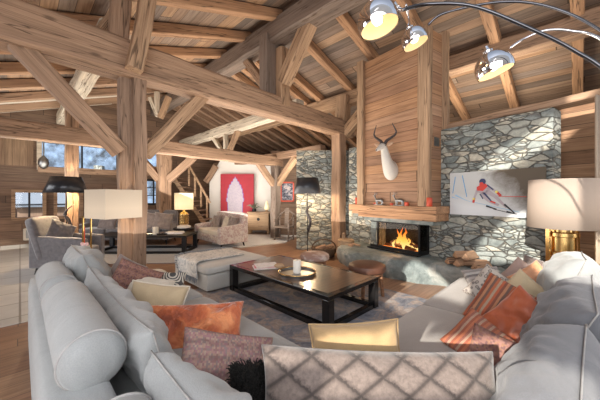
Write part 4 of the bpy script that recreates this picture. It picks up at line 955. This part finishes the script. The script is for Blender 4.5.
# ================================================================ FAR SEATING
def armchair_like(nm, label, cat, loc, rz, w, dep, hb, ha, body, cush, nseat=2, legm='black', lean=-.16):
    t = thing(nm, label, cat, loc, rz)      # faces local -y
    B().rbox((0, 0, .27), (w-.04, dep-.04, .22), .03, .01, 8).build('base', body, t, smooth=2)
    n_ = 10; b = B()
    for i in range(nseat):
        ww = (w-.34)/nseat; cushion(t, 'seat_cushion', (-(w-.34)/2+ww*(i+.5), -.07, .44), (ww-.01, dep-.2, .15), cush, r=.04, puff=.015, wr=.004, seed=i)
    cushion(t, 'backrest', (0, dep/2-.09, .16+hb/2), (w, .2, hb-.18), body, rx=lean, r=.07, puff=.02, wr=.006)
    for sx in (-1, 1):
        b = B(); prof = []
        ys = [-dep/2, -dep/2+.25, 0, dep/2-.1, dep/2+.02]; zs = [ha-.03, ha, ha+.01, ha+.05, ha+.12]
        x0, x1 = sx*(w/2-.17), sx*w/2
        vs = []; fs = []
        for y, z in zip(ys, zs):
            for x in (x0, (x0*.8+x1*.2), (x0*.2+x1*.8), x1): vs.append((x, y, z-(.03 if x in (x0, x1) else 0)))
            for x in (x1, x0): vs.append((x, y, .15))
        for i in range(4):
            for k in range(6): fs.append((i*6+k, i*6+(k+1) % 6, (i+1)*6+(k+1) % 6, (i+1)*6+k))
        fs.append((0,1,2,3,4,5)); fs.append((24,25,26,27,28,29)[::-1])
        b.add(vs, fs).build('armrest', body, t, smooth=2, bevel=.02)
    for sx in (-1, 1):
        for sy in (-1, 1): B().tube([(sx*(w/2-.1), sy*(dep/2-.1), .17), (sx*(w/2-.07), sy*(dep/2-.06), 0)], [.03, .016], 8).build('leg', legm, t, smooth=2)
    return t
gl_ = P(220, 0, 8.75)
lv = armchair_like('loveseat', 'pale rose damask two seat sofa with splayed dark legs across the room', 'sofa', (gl_.x, gl_.y, 0), math.radians(-46), 1.7, .9, .95, .66, 'damask', 'cream')
for i, (x, y, z, w_, m_, lb, rr) in enumerate(((.5, .18, .7, .46, 'brownv', 'taupe velvet cushion nearest the camera side arm of the damask loveseat', .1), (-.45, .16, .7, .46, 'brownv', 'taupe velvet cushion at the far arm of the damask loveseat', -.1), (.14, .2, .68, .42, 'cream', 'white cushion in the middle of the damask loveseat', .2))):
    m = Matrix.Translation((gl_.x, gl_.y, 0)) @ Matrix.Rotation(math.radians(-46), 4, 'Z') @ Matrix.Translation((x, y-.05, z)) @ Matrix.Rotation(-.25, 4, 'X') @ Matrix.Rotation(rr, 4, 'Y')
    o = B().pillow(w_, w_*.95, .14, i+30).build('scatter_cushion', m_, smooth=1, merge=True, mw=m); tag(o, lb, 'cushion')
gc = P(70, 0, 5.75)
armchair_like('armchair', 'grey crushed velvet armchair with tall sloping back at the left', 'armchair', (gc.x, gc.y, 0), math.radians(98), .9, 1.1, 1.12, .76, 'greyv', 'greyv', 1, lean=-.3).scale = (.82, .86, .93)
m = Matrix.Translation((gc.x-.14, gc.y-.05, .78)) @ Matrix.Rotation(math.radians(70), 4, 'Z') @ Matrix.Rotation(-.35, 4, 'X') @ Matrix.Rotation(.5, 4, 'Y')
o = B().pillow(.46, .46, .15, 33).build('scatter_cushion', 'greyv', smooth=1, merge=True, mw=m); tag(o, 'grey velvet cushion on the grey armchair', 'cushion')
gs = P(128, 0, 9.0)
armchair_like('sofa', 'dark grey sofa behind the double timber post', 'sofa', (gs.x-.1, gs.y+.1, 0), math.radians(6), 2.9, .95, .98, .62, 'greyv', 'greyv', 3)
for i, (u, lb) in enumerate(((108, 'taupe cushion on the dark grey sofa left of the double post'), (152, 'taupe cushion on the dark grey sofa right of the double post'), (163, 'large taupe cushion at the right arm of the dark grey sofa'))):
    p = P(u, 225, 8.75); m = Matrix.Translation((p.x, p.y, .74)) @ Matrix.Rotation(.1*i-.05, 4, 'Z') @ Matrix.Rotation(-.25, 4, 'X') @ Matrix.Rotation(.12, 4, 'Y')
    o = B().pillow(.58, .54, .16, i+40).build('scatter_cushion', 'brownv', smooth=1, merge=True, mw=m); tag(o, lb, 'cushion')
# far black table
f2 = thing('coffee_table', 'black open frame coffee table on the grey rug behind the double post', 'table', (-4.25, 7.75, .012), .03)
B().box((0, 0, .45), (2.5, .95, .05)).build('tabletop', 'blackm', f2, bevel=.006)
for sx in (-1, 1):
    for sy in (-1, 1): B().box((sx*1.19, sy*.42, .21), (.1, .1, .43)).build('leg', 'blackm', f2)
    B().box((sx*1.19, 0, .03), (.09, .76, .06)).build('floor_rail', 'blackm', f2)
for sy in (-1, 1): B().box((0, sy*.42, .03), (2.3, .09, .06)).build('floor_rail', 'blackm', f2)
p = P(155.5, 0, 7.6)
t = thing('pillar_candle', 'white pillar candle on the far black coffee table', 'candle', (p.x, p.y, .488)); B().lathe([(.07, 0), (.075, .01), (.075, .2), (.02, .205)], seg=20).build('wax', 'wax', t, smooth=2); B().tube([(0,0,.2),(0,0,.22)], .004, 6).build('wick', 'horn', t)
p = P(160, 0, 7.75); o = B().box((p.x, p.y, .5), (.55, .4, .03)).build('flat_tray', 'black', bevel=.01); tag(o, 'black tray beside the white candle on the far table', 'tray')
p = P(174, 0, 7.8); o = B().box((p.x, p.y, .5), (.5, .35, .03), .2).box((p.x+.02, p.y, .525), (.42, .3, .02), .1).build('open_book', 'paper'); tag(o, 'white open book at the right end of the far black table', 'book')
# far side table with lamp
p = P(184, 0, 8.6)
t = thing('side_table', 'round black side table under the small lit brass lamp', 'table', (p.x, p.y, 0)); B().lathe([(.3, .5), (.31, .52), (.31, .55), (.3, .56)], seg=28).build('tabletop', 'blackm', t); B().lathe([(.22, 0), (.22, .03), (.06, .08), (.05, .45), (.2, .5)], seg=24).build('pedestal', 'blackm', t, smooth=2)
t = thing('table_lamp', 'small lit lamp with cream shade and stacked brass base across the room', 'lamp', (p.x, p.y, .56))
B().lathe([(.2, 0), (.2, .05), (.08, .1)], seg=24).build('plinth', 'white', t); B().lathe([(.12, .1), (.15, .14), (.12, .18), (.15, .22), (.12, .27), (.15, .31), (.12, .36), (.15, .40), (.12, .45), (.03, .5), (.03, .6)], seg=24).build('base', 'gold', t, smooth=1)
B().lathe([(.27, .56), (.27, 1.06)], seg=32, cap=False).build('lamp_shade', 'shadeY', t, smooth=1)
# cabinet
p = P(259.5, 0, 11.55); cb_ = thing('cabinet', 'small pale wood cabinet with round lock in front of the white wall', 'cabinet', (p.x, p.y, 0), -.05)
B().box((0, 0, .5), (.86, .45, .7)).build('body', 'oakl', cb_, bevel=.01); B().box((0, 0, .87), (.94, .5, .05)).build('top', 'oakl', cb_, bevel=.008)
for sx in (-1, 1):
    B().box((sx*.205, -.232, .52), (.39, .02, .6)).build('door', 'oakl', cb_, bevel=.005)
    for sy in (-1, 1): B().box((sx*.38, sy*.18, .08), (.08, .08, .16)).build('leg', 'oakl', cb_)
B().tube([(0, -.24, .6), (0, -.256, .6)], .06, 16).build('lock_plate', 'blackm', cb_)
t = thing('table_lamp', 'tiny glowing orange lamp on the right of the pale cabinet', 'lamp', (p.x+.3, p.y, .895)); B().lathe([(.07, 0), (.08, .02), (.03, .06), (.02, .1)], seg=16).build('base', 'oakl', t); B().lathe([(.09, .09), (.1, .15), (.07, .3), (.03, .42), (.005, .46)], seg=20).build('lamp_shade', 'bulbo' if 0 else 'shadeY', t, smooth=1)
t = thing('potted_plant', 'leafy little plant in a pot on the left of the pale cabinet', 'plant', (p.x-.22, p.y, .895)); B().lathe([(.06, 0), (.09, .02), (.09, .12), (.02, .12)], seg=16).build('pot', 'blackm', t, smooth=2)
M['leaf'] = simple('dull green leaf', (.16,.2,.14), .6); b = B(); random.seed(9)
for i in range(26):
    a = random.uniform(0, 6.28); e = random.uniform(.1, .33); z = random.uniform(.18, .36); b.tube([(0, 0, .1), (math.cos(a)*e*.5, math.sin(a)*e*.5, z), (math.cos(a)*e, math.sin(a)*e, z-.03)], [.004, .022, .003], 5, flat=.4)
b.build('foliage', 'leaf', t)
# red painting on the white wall
pr = P(221, 218, 11.85); mpr = wallmat(Vector((pr.x, 11.86, 1.5-21*11.9/280)), Vector((1, -.03, 0)))
t = thing('red_painting', 'big crimson painting of a pale spired shape on the far white wall', 'painting', (pr.x+.6, 11.86, .7)); bpy.context.view_layer.update()
PWr, PHr = 1.4, 1.86
o = B().box((PWr/2, PHr/2, .02), (PWr, PHr, .1)).build('canvas', 'redpaint', t); o.matrix_world = mpr
half = [(0, 1.74), (.02, 1.66), (.07, 1.62), (.08, 1.54), (.14, 1.5), (.15, 1.42), (.21, 1.37), (.22, 1.27), (.26, 1.2), (.265, 1.06), (.29, 1.02), (.285, .86), (.315, .82), (.31, .7), (.27, .66), (.265, .3), (.26, .0)]
shp = [(.62+x*1.12, y) for x, y in half]+[(.62-x*1.12, y) for x, y in half[::-1][:-1]]
shp2 = [(.62+x*1.22, min(1.8, y*1.02)) for x, y in half]+[(.62-x*1.22, min(1.8, y*1.02)) for x, y in half[::-1][:-1]]
art('shape_outline', [shp2], 'violet', .071, mpr, t); art('pale_shape', [shp], 'lilac', .0735, mpr, t)
# framed dark picture in the alcove
mpk = wallmat(Vector((P(280.5, 0, 10.8).x, 10.84, 1.34)), Vector((1, 0, 0)))
t = thing('framed_picture', 'small dark picture in a red frame on the board wall beside the stone wall', 'picture', (mpk.translation.x, 10.84, 1.34)); bpy.context.view_layer.update()
n = NT('dark portrait'); g = n.noise(n.co(rnd=False), 6, 4, .6, 1); n.col(n.ramp(g, [(.4, (.03,.03,.05)), (.52, (.2,.2,.25)), (.62, (.5,.42,.4))])); M['portrait'] = n.m
o = B().box((.26, .36, .02), (.44, .64, .02)).build('print', 'portrait', t); o.matrix_world = mpk
b = B()
for c, d in (((.02, .36, .03), (.05, .76, .04)), ((.5, .36, .03), (.05, .76, .04)), ((.26, 0, .03), (.53, .05, .04)), ((.26, .72, .03), (.53, .05, .04))): b.box(c, d)
o = b.build('frame', 'redwax', t); o.matrix_world = mpk
# carved chair
p = P(284, 0, 9.7); t = thing('wooden_armchair', 'dark carved wooden armchair under the red framed picture', 'chair', (p.x, p.y, 0), -.35)
B().box((0, 0, .47), (.58, .5, .05)).build('seat', 'beamdark', t, bevel=.01)
for sx in (-1, 1):
    B().tube([(sx*.26, -.22, 0), (sx*.26, -.22, .7)], .03, 8).build('leg', 'beamdark', t); B().tube([(sx*.26, .22, 0), (sx*.26, .22, .75), (sx*.22, .27, .86)], .03, 8).build('leg', 'beamdark', t)
    B().tube([(sx*.27, -.28, .7), (sx*.28, 0, .72), (sx*.24, .24, .85)], .028, 8).build('armrest', 'beamdark', t, smooth=1); B().box((sx*.26, 0, .12), (.03, .42, .03)).build('stretcher', 'beamdark', t)
B().box((0, .26, .8), (.16, .02, .6), rx=-.1).build('back_splat', 'beamdark', t); B().tube([(-.3, .28, .86), (-.12, .3, .98), (0, .31, 1.1), (.12, .3, .98), (.3, .28, .86)], .03, 8).build('back_rail', 'beamdark', t, smooth=1); B().box((0, -.22, .12), (.5, .03, .03)).build('stretcher', 'beamdark', t)

# floor lamps with black shades and antler stems
def antler_lamp(label, u, v_top, v_bot, d, r1, r0, bent=1):
    p = P(u, 0, d); z1 = CZ-(v_top-H)*d/F; z0 = CZ-(v_bot-H)*d/F
    t = thing('floor_lamp', label, 'lamp', (p.x, p.y, 0)); h = z1-z0
    o = B().lathe([(r0, z0), (r1, z1)], seg=40, cap=False).build('lamp_shade', 'shadeBlack', t, smooth=1); m_ = o.modifiers.new('s', 'SOLIDIFY'); m_.thickness = .006
    B().lathe([(.17, 0), (.17, .02), (.03, .035)], seg=28).build('base', 'blackm', t, smooth=2)
    B().tube([(0, 0, .03), (0, 0, z1-.04)], .01, 8).build('pole', 'blackm', t)
    B().tube([(.0, 0, .55), (.05*bent, 0, .7), (.08*bent, 0, .85), (.03*bent, 0, 1.0), (-.03*bent, 0, 1.12), (-.01, 0, 1.2), (.12*bent, 0, 1.34)], [.02, .035, .03, .035, .03, .022, .006], 10).build('antler_stem', 'horn', t, smooth=1)
    B().lathe([(.001, z0+.06), (.04, z0+.1), (.05, z0+.14), (.03, z0+.2), (.001, z0+.21)], seg=14).build('light_bulb', 'bulb', t, smooth=1)
    l = bpy.data.lights.new('lamp_light', 'POINT'); l.energy = 85; l.color = (1, .7, .4); l.shadow_soft_size = .06; lo = bpy.data.objects.new('lamp_light', l); COL.objects.link(lo); lo.location = (p.x, p.y, z0+.03)
antler_lamp('black shaded floor lamp with antler stem in front of the left stone wall', 307.5, 178, 193.5, 7.35, .28, .355)
antler_lamp('black shaded floor lamp with antler stem behind the grey armchair', 66.5, 177, 192.5, 6.05, .265, .39, 1.3)
# gold square floor lamp
p = P(87, 0, 3.95); lampc = P(114, 0, 3.72)
t = thing('floor_lamp', 'brass floor lamp with square tube stand and box shade left of the double post', 'lamp', (p.x, p.y, 0))
b = B()
B().box((0, 0, .01), (.3, .26, .02)).build('base', 'gold', t, bevel=.004)
for dx in (-.055, .055): B().box((dx, 0, .62), (.016, .016, 1.22)).build('post', 'gold', t)
B().box((0, 0, .78), (.13, .022, .022)).build('cross_bar', 'gold', t); B().box((0, 0, 1.22), (.13, .022, .022)).build('cross_bar', 'gold', t)
dv = lampc-p; a = math.atan2(dv.y, dv.x); B().box((dv.x/2, dv.y/2, 1.225), (dv.xy.length, .022, .022), a).build('arm', 'gold', t)
sm = Matrix.Translation((dv.x, dv.y, 1.41)) @ Matrix.Rotation(-.47, 4, 'Z'); b = B(); hx = .235; hz = .185
b.add([(x, y, z) for z in (-hz, hz) for x, y in ((-hx, -hx), (hx, -hx), (hx, hx), (-hx, hx))], [(0,1,5,4), (1,2,6,5), (2,3,7,6), (3,0,4,7)], sm)
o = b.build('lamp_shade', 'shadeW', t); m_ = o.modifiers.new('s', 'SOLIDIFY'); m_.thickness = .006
l = bpy.data.lights.new('lamp_light', 'POINT'); l.energy = 14; l.color = (1, .75, .45); l.shadow_soft_size = .05; lo = bpy.data.objects.new('lamp_light', l); COL.objects.link(lo); lo.location = (lampc.x, lampc.y, 1.38); l.energy = 6
# fabric heart
hp = P(84.5, 245, 3.85); t = thing('fabric_heart', 'small pink and white fabric heart hanging on a red ribbon from the brass lamp', 'ornament', hp)
pts = [(.055*math.sin(k)**3*1.1, .0, .045*(math.cos(k)-.38*math.cos(2*k)-.15*math.cos(3*k))) for k in [2*PI*i/24 for i in range(24)]]
b = B(); b.add([(x, -.022*1, z) if 0 else (x, 0, z) for x, y, z in pts]+[(x*.6, -.022, z*.6) for x, y, z in pts]+[(x*.6, .022, z*.6) for x, y, z in pts]+[(0,-.026,0),(0,.026,0)],
  [(i, (i+1) % 24, 24+(i+1) % 24, 24+i) for i in range(24)]+[((i+1) % 24, i, 48+i, 48+(i+1) % 24) for i in range(24)]+[(24+i, 24+(i+1) % 24, 72) for i in range(24)]+[(48+(i+1) % 24, 48+i, 73) for i in range(24)])
M['heartp'] = simple('pink dotted cloth', (.72,.48,.48), .9, 0, .4, 60); b.build('heart', 'heartp', t, smooth=1); B().box((0, 0, .14), (.012, .004, .22)).build('ribbon', 'redwax', t)

# big right lamp on side table
p = P(562.5, 0, 3.25); t = thing('side_table', 'low brown side table under the big brass lamp at the right', 'table', (p.x, p.y, 0), -.5)
B().box((0, 0, .6), (.55, .5, .04)).build('tabletop', 'legwood', t, bevel=.006)
for sx in (-1, 1):
    for sy in (-1, 1): B().box((sx*.24, sy*.21, .29), (.04, .04, .58)).build('leg', 'legwood', t)
t = thing('table_lamp', 'big lamp with cream drum shade and shiny brass base at the right edge', 'lamp', (p.x, p.y, .62))
B().box((0, 0, .02), (.32, .32, .04)).build('plinth', 'gold', t, bevel=.005)
B().lathe([(.13, .04), (.14, .06), (.14, .2), (.15, .21), (.15, .25), (.13, .26), (.13, .42), (.15, .43), (.15, .47), (.11, .48), (.11, .53), (.03, .54), (.03, .7)], seg=32).build('base', 'gold', t, smooth=2)
for dx in (-1, 1): B().box((dx*.17, 0, .28), (.012, .05, .46)).build('side_bar', 'gold', t)
B().box((0, 0, .5), (.35, .05, .012)).build('cross_bar', 'gold', t)
zt = CZ+(197-178)*3.25/280-.62; zb = CZ-(232-197)*3.25/280-.62
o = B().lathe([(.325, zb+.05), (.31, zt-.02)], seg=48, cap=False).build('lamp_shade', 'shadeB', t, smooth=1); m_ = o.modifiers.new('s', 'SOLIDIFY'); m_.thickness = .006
# curtain
b = B(); vs = []; fs = []; cN = 40; p = P(597.5, 0, 3.0)
for i in range(cN+1):
    x = p.x+i*.018; y = 3.0+.04*math.sin(i*1.1)
    vs += [(x, y, .02), (x, y, 2.6)]
for i in range(cN): fs.append((2*i, 2*i+2, 2*i+3, 2*i+1))
o = b.add(vs, fs).build('curtain', 'curtain', smooth=1); tag(o, 'oatmeal curtain hanging at the right edge', 'curtain'); m_ = o.modifiers.new('s', 'SOLIDIFY'); m_.thickness = .008

# ================================================================ ARC LAMP
al = thing('arc_floor_lamp', 'chrome arc floor lamp with three dome heads reaching in from the upper right', 'lamp', (3.3, 1.2, 0))
AO = Vector((3.3, 1.2, 0))
B().lathe([(.25, 0), (.25, .06), (.04, .08)], seg=32).build('base', 'chrome', al, smooth=2)
B().tube([(0, 0, .05), (0, 0, 1.2)], .03, 12).build('stem', 'chrome', al, smooth=2)
def crv(pts, k=8):
    pts = [Vector(q) for q in pts]; out = []
    for i in range(len(pts)-1):
        p0 = pts[max(i-1, 0)]; p1 = pts[i]; p2 = pts[i+1]; p3 = pts[min(i+2, len(pts)-1)]
        for j in range(k):
            t = j/k; out.append(.5*((2*p1)+(p2-p0)*t+(2*p0-5*p1+4*p2-p3)*t*t+(3*p1-p0-3*p2+p3)*t**3))
    out.append(pts[-1]); return out
arms = [([(402, 10, 1.75), (430, 4, 1.75), (476, 7, 1.72), (540, 33, 1.68), (575, 51, 1.65), (612, 76, 1.6), (700, 160, 1.45)], .011, 'chromedk'),
        ([(428, 25, 2.15), (445, 13, 2.1), (500, 2, 2.0), (550, 7, 1.9), (604, 33, 1.75), (700, 110, 1.5)], .009, 'chromedk'),
        ([(510, 48, 1.95), (522, 40, 1.95), (545, 30.5, 1.9), (572, 31, 1.85), (604, 41, 1.75), (700, 110, 1.45)], .008, 'chrome')]
for pl_, r, m_ in arms:
    pts = [P(*q)-AO for q in pl_]+[Vector((-.12, .04, 1.45)), Vector((0, 0, 1.15))]
    B().tube(crv(pts), r, 10).build('arm', m_, al, smooth=1)
for (u, v, d, R_, tl) in ((378, 22, 1.7, .122, .25), (414.5, 40.5, 2.15, .098, .35), (494, 68, 1.95, .117, .3)):
    c = P(u, v, d)-AO; mm = Matrix.Translation(c) @ Matrix.Rotation(-tl, 4, 'Y') @ Matrix.Rotation(-.08, 4, 'X')
    prof = [(R_*math.cos(a), R_*1.02*math.sin(a)) for a in [PI/2*k/10 for k in range(-2, 11)]]
    o = B().lathe(prof[:-1]+[(.001, R_*1.02)], seg=36, cap=False, mtx=mm).build('dome_head', 'chrome', al, smooth=1)
    B().lathe([(x*.95, y*.95) for x, y in prof[:-1]]+[(.001, R_*.96)], seg=36, cap=False, mtx=mm).build('lining', 'opal', o, smooth=1)
    B().lathe([(.001, -.02), (.024, -.01), (.034, .015), (.026, .045), (.014, .07)], seg=16, mtx=mm).build('light_bulb', 'bulb', o, smooth=1)
    B().lathe([(.03, R_*.99), (.032, R_*1.1), (.02, R_*1.18), (.012, R_*1.4)], seg=16, mtx=mm).build('socket', 'chrome', o, smooth=2)
B().tube([P(394, 3, 1.72)-AO, P(402, 10, 1.75)-AO, P(385, 8, 1.71)-AO], .012, 8).build('joint', 'chrome', al, smooth=1)
B().tube([P(406, 5, 1.76)-AO, P(410, 26, 2.1)-AO], .007, 8).build('joint', 'chrome', al, smooth=1)

# ================================================================ STAIRS, LANTERN, WALL BITS
st_ = thing('staircase', 'wooden staircase with handrail climbing to the gallery at the far wall', 'stairs', (P(192, 0, 11.2).x, 11.3, 0))
so = Vector(st_.location); 
def pr_(u, v, d=11.2): return P(u, v, d)-so
for dy in (0, .8):
    a, c = pr_(172, 176, 11.0+dy), pr_(207, 228, 11.0+dy); b = B(); d = Vector((0, 0, .13))
    b.add([a-d, a+d, c+d, c-d]+[q+Vector((0, .06, 0)) for q in (a-d, a+d, c+d, c-d)], [(0,1,2,3), (7,6,5,4), (0,4,5,1), (1,5,6,2), (2,6,7,3), (3,7,4,0)]); b.build('stringer', 'beam2', st_)
for k in range(11):
    q = pr_(172+35*(k+.5)/11, 176+52*(k+.5)/11, 11.0); B().box((q.x, q.y+.4, q.z+.03), (.26, .85, .045)).build('tread', 'beam', st_)
b = B().tube([pr_(186, 160, 10.98), pr_(210, 203, 10.98)], .045, 8).build('handrail', 'beam2', st_, smooth=2)
for k in range(4): q = pr_(189+6*k, 165+10.5*k, 10.98); B().box((q.x, q.y, q.z-.4), (.06, .05, .85)).build('baluster', 'beam2', st_)
lp = P(43.5, 160, 8.6); t = thing('hanging_lantern', 'grey glass lantern hanging on a chain beside the gallery opening', 'lantern', lp)
B().lathe([(.02, -.28), (.1, -.22), (.14, -.1), (.12, .02), (.05, .1), (.02, .14)], seg=12).build('body', 'silver', t, smooth=1); B().tube([(0, 0, .14), (.01, 0, .3), (0, 0, .55)], .018, 6).build('chain', 'silver', t)
t = thing('wall_frame', 'small pale square frame low on the far left board wall', 'frame', ST(0, 12.3, .5)); bpy.context.view_layer.update()
mfz = mg @ Matrix.Translation((.1, .32, .02)); b = B()
for c, d in (((0, 0, .02), (.06, .36, .04)), ((.34, 0, .02), (.06, .36, .04)), ((.17, .16, .02), (.34, .06, .04)), ((.17, -.16, .02), (.34, .06, .04))): b.box(c, d)
o = b.build('frame', 'cream', t); o.matrix_world = mfz; o = B().box((.17, 0, .01), (.3, .3, .02)).build('grille', 'silver', t); o.matrix_world = mfz

# ================================================================ OUTSIDE
o = B().box((-12, 40, -3.5), (90, 50, .2)).build('snow_ground', 'snow'); struct(o)
b = B(); vs = []; fs = []; nx = 40
for j in range(2):
    for i in range(nx+1): x = -70+i*3.2; vs.append((x, 60, -4 if j == 0 else 17+noise.noise(Vector((x*.08, 0, 1)))*5))
for i in range(nx): fs.append((i, i+1, nx+2+i, nx+1+i))
M['hill'] = simple('snowy wooded slope', (.1,.15,.23), .9, 0, .9, .5); o = b.add(vs, fs).build('mountain_slope', 'hill'); struct(o)
def chalet(x, y, z, w, h, lb, rz):
    t = thing('chalet', lb, 'building', (x, y, z), rz)
    B().box((0, 0, h/2), (w, w*.8, h)).build('wall', 'wallw', t)
    b = B(); b.add([(-w*.65, -w*.55, h*.95), (w*.65, -w*.55, h*.95), (w*.65, 0, h*1.45), (-w*.65, 0, h*1.45), (-w*.65, w*.55, h*.95), (w*.65, w*.55, h*.95)], [(0,1,2,3), (3,2,5,4)]); r = b.build('roof', 'snow', t); m_ = r.modifiers.new('s', 'SOLIDIFY'); m_.thickness = .35
    B().box((w*.2, 0, h*1.6), (.7, .7, 1.2)).build('chimney', 'stone2', t)
    for i in (-1, 1): B().box((i*w*.25, -w*.405, h*.5), (w*.14, .05, h*.25)).build('window', 'gateblue' if 0 else 'skinavy', t)
chalet(-21, 27, -3.4, 7, 4.6, 'snow roofed wooden chalet seen through the gallery opening', .3)
chalet(-33, 29, -3.4, 8, 4.4, 'snow roofed wooden chalet seen through the lower left window', -.1)

# ================================================================ LIGHT + CAMERA
w = bpy.data.worlds.new('World'); bpy.context.scene.world = w; w.use_nodes = True; wt = w.node_tree
bg = wt.nodes['Background']; sk = wt.nodes.new('ShaderNodeTexSky'); sk.sky_type = 'NISHITA'; sk.sun_disc = False; sk.sun_elevation = math.radians(30); sk.sun_rotation = math.radians(200)
hs = wt.nodes.new('ShaderNodeHueSaturation'); hs.inputs['Saturation'].default_value = .45; wt.links.new(sk.outputs[0], hs.inputs['Color']); wt.links.new(hs.outputs[0], bg.inputs[0]); bg.inputs[1].default_value = .28
su = bpy.data.lights.new('sun', 'SUN'); su.energy = 8.5; su.angle = .012; su.color = (1, .93, .82); so_ = bpy.data.objects.new('sun', su); COL.objects.link(so_)
so_.rotation_euler = SD.to_track_quat('-Z', 'Y').to_euler()
def area(nm, loc, tgt, size, e, c=(1,.95,.88), sy=None):
    l = bpy.data.lights.new(nm, 'AREA'); l.energy = e*.95; l.size = size; l.color = c
    if sy: l.shape = 'RECTANGLE'; l.size_y = sy
    o = bpy.data.objects.new(nm, l); COL.objects.link(o); o.location = loc; o.rotation_euler = (Vector(tgt)-Vector(loc)).to_track_quat('-Z', 'Y').to_euler(); return o
area('back_fill', (-1.0, -1.6, 2.2), (-.5, 6, 1.6), 6, 225, (.97, .97, 1), 3)  # unseen fill added behind the camera to light the whole room
area('left_fill', (-8.5, 3.0, 2.2), (-2, 7, 1.5), 4, 240, (.97, .98, 1), 3)  # soft fill added out of view on the left
area('right_fill', (5.2, 1.6, 2.0), (0, 5, 1.6), 2.5, 90, (1, .93, .85), 2.2)  # area fill out of view on the right
area('far_wall_fill', (-3.0, 10.2, 2.2), (-2.6, 12, 1.2), 1.5, 8, (1, .95, .88))  # small added fill that brightens the far white wall
area('ceiling_fill', (-.6, 5.5, .9), (-.4, 5.5, 6), 4.5, 190, (1, .9, .78))  # upward fill added to lighten the ceiling boards
area('ceiling_fill_far', (-2.6, 8.6, 1.2), (-1.0, 9.9, 6), 4, 240, (1, .92, .82))  # added fill without a fixture, brightens the far roof
area('ceiling_fill_right', (3.9, 5.9, 3.2), (4.6, 6.6, 6), 1.6, 60, (1, .88, .72))  # extra upward fill for the dark ceiling on the right
area('ceiling_fill_left', (-6.2, 7.2, 1.8), (-6.4, 7.6, 6), 3, 130, (1, .95, .85))  # added upward fill for the far-left ceiling
area('alcove_fill', (.2, 8.9, 2.3), (-.6, 10.8, 1.0), .8, 40, (1, .9, .75))  # fill added to lift the dim alcove and its chair
fp = W(.95, .25, .62); l = bpy.data.lights.new('fire_light', 'POINT'); l.energy = 18; l.color = (1, .45, .12); l.shadow_soft_size = .1; lo = bpy.data.objects.new('fire_light', l); COL.objects.link(lo); lo.location = fp
for (u, v, d) in ((374, 27, 1.68), (494, 70, 1.95)):
    l = bpy.data.lights.new('dome_light', 'POINT'); l.energy = .8; l.color = (1, .75, .45); l.shadow_soft_size = .03; lo = bpy.data.objects.new('dome_light', l); COL.objects.link(lo); lo.location = P(u, v, d)-Vector((0,0,.03))
cam = bpy.data.cameras.new('camera'); cam.sensor_width = 36; cam.lens = 36*F/600; cam.shift_y = -3/600; cam.clip_start = .05; cam.clip_end = 300
co = bpy.data.objects.new('camera', cam); COL.objects.link(co); co.location = (0, 0, CZ); co.rotation_euler = (PI/2, 0, 0)
bpy.context.scene.camera = co
sc_ = bpy.context.scene; sc_.view_settings.view_transform = 'Standard'; sc_.view_settings.exposure = 0.0
sc_.cycles.max_bounces = 8; sc_.cycles.use_denoising = True
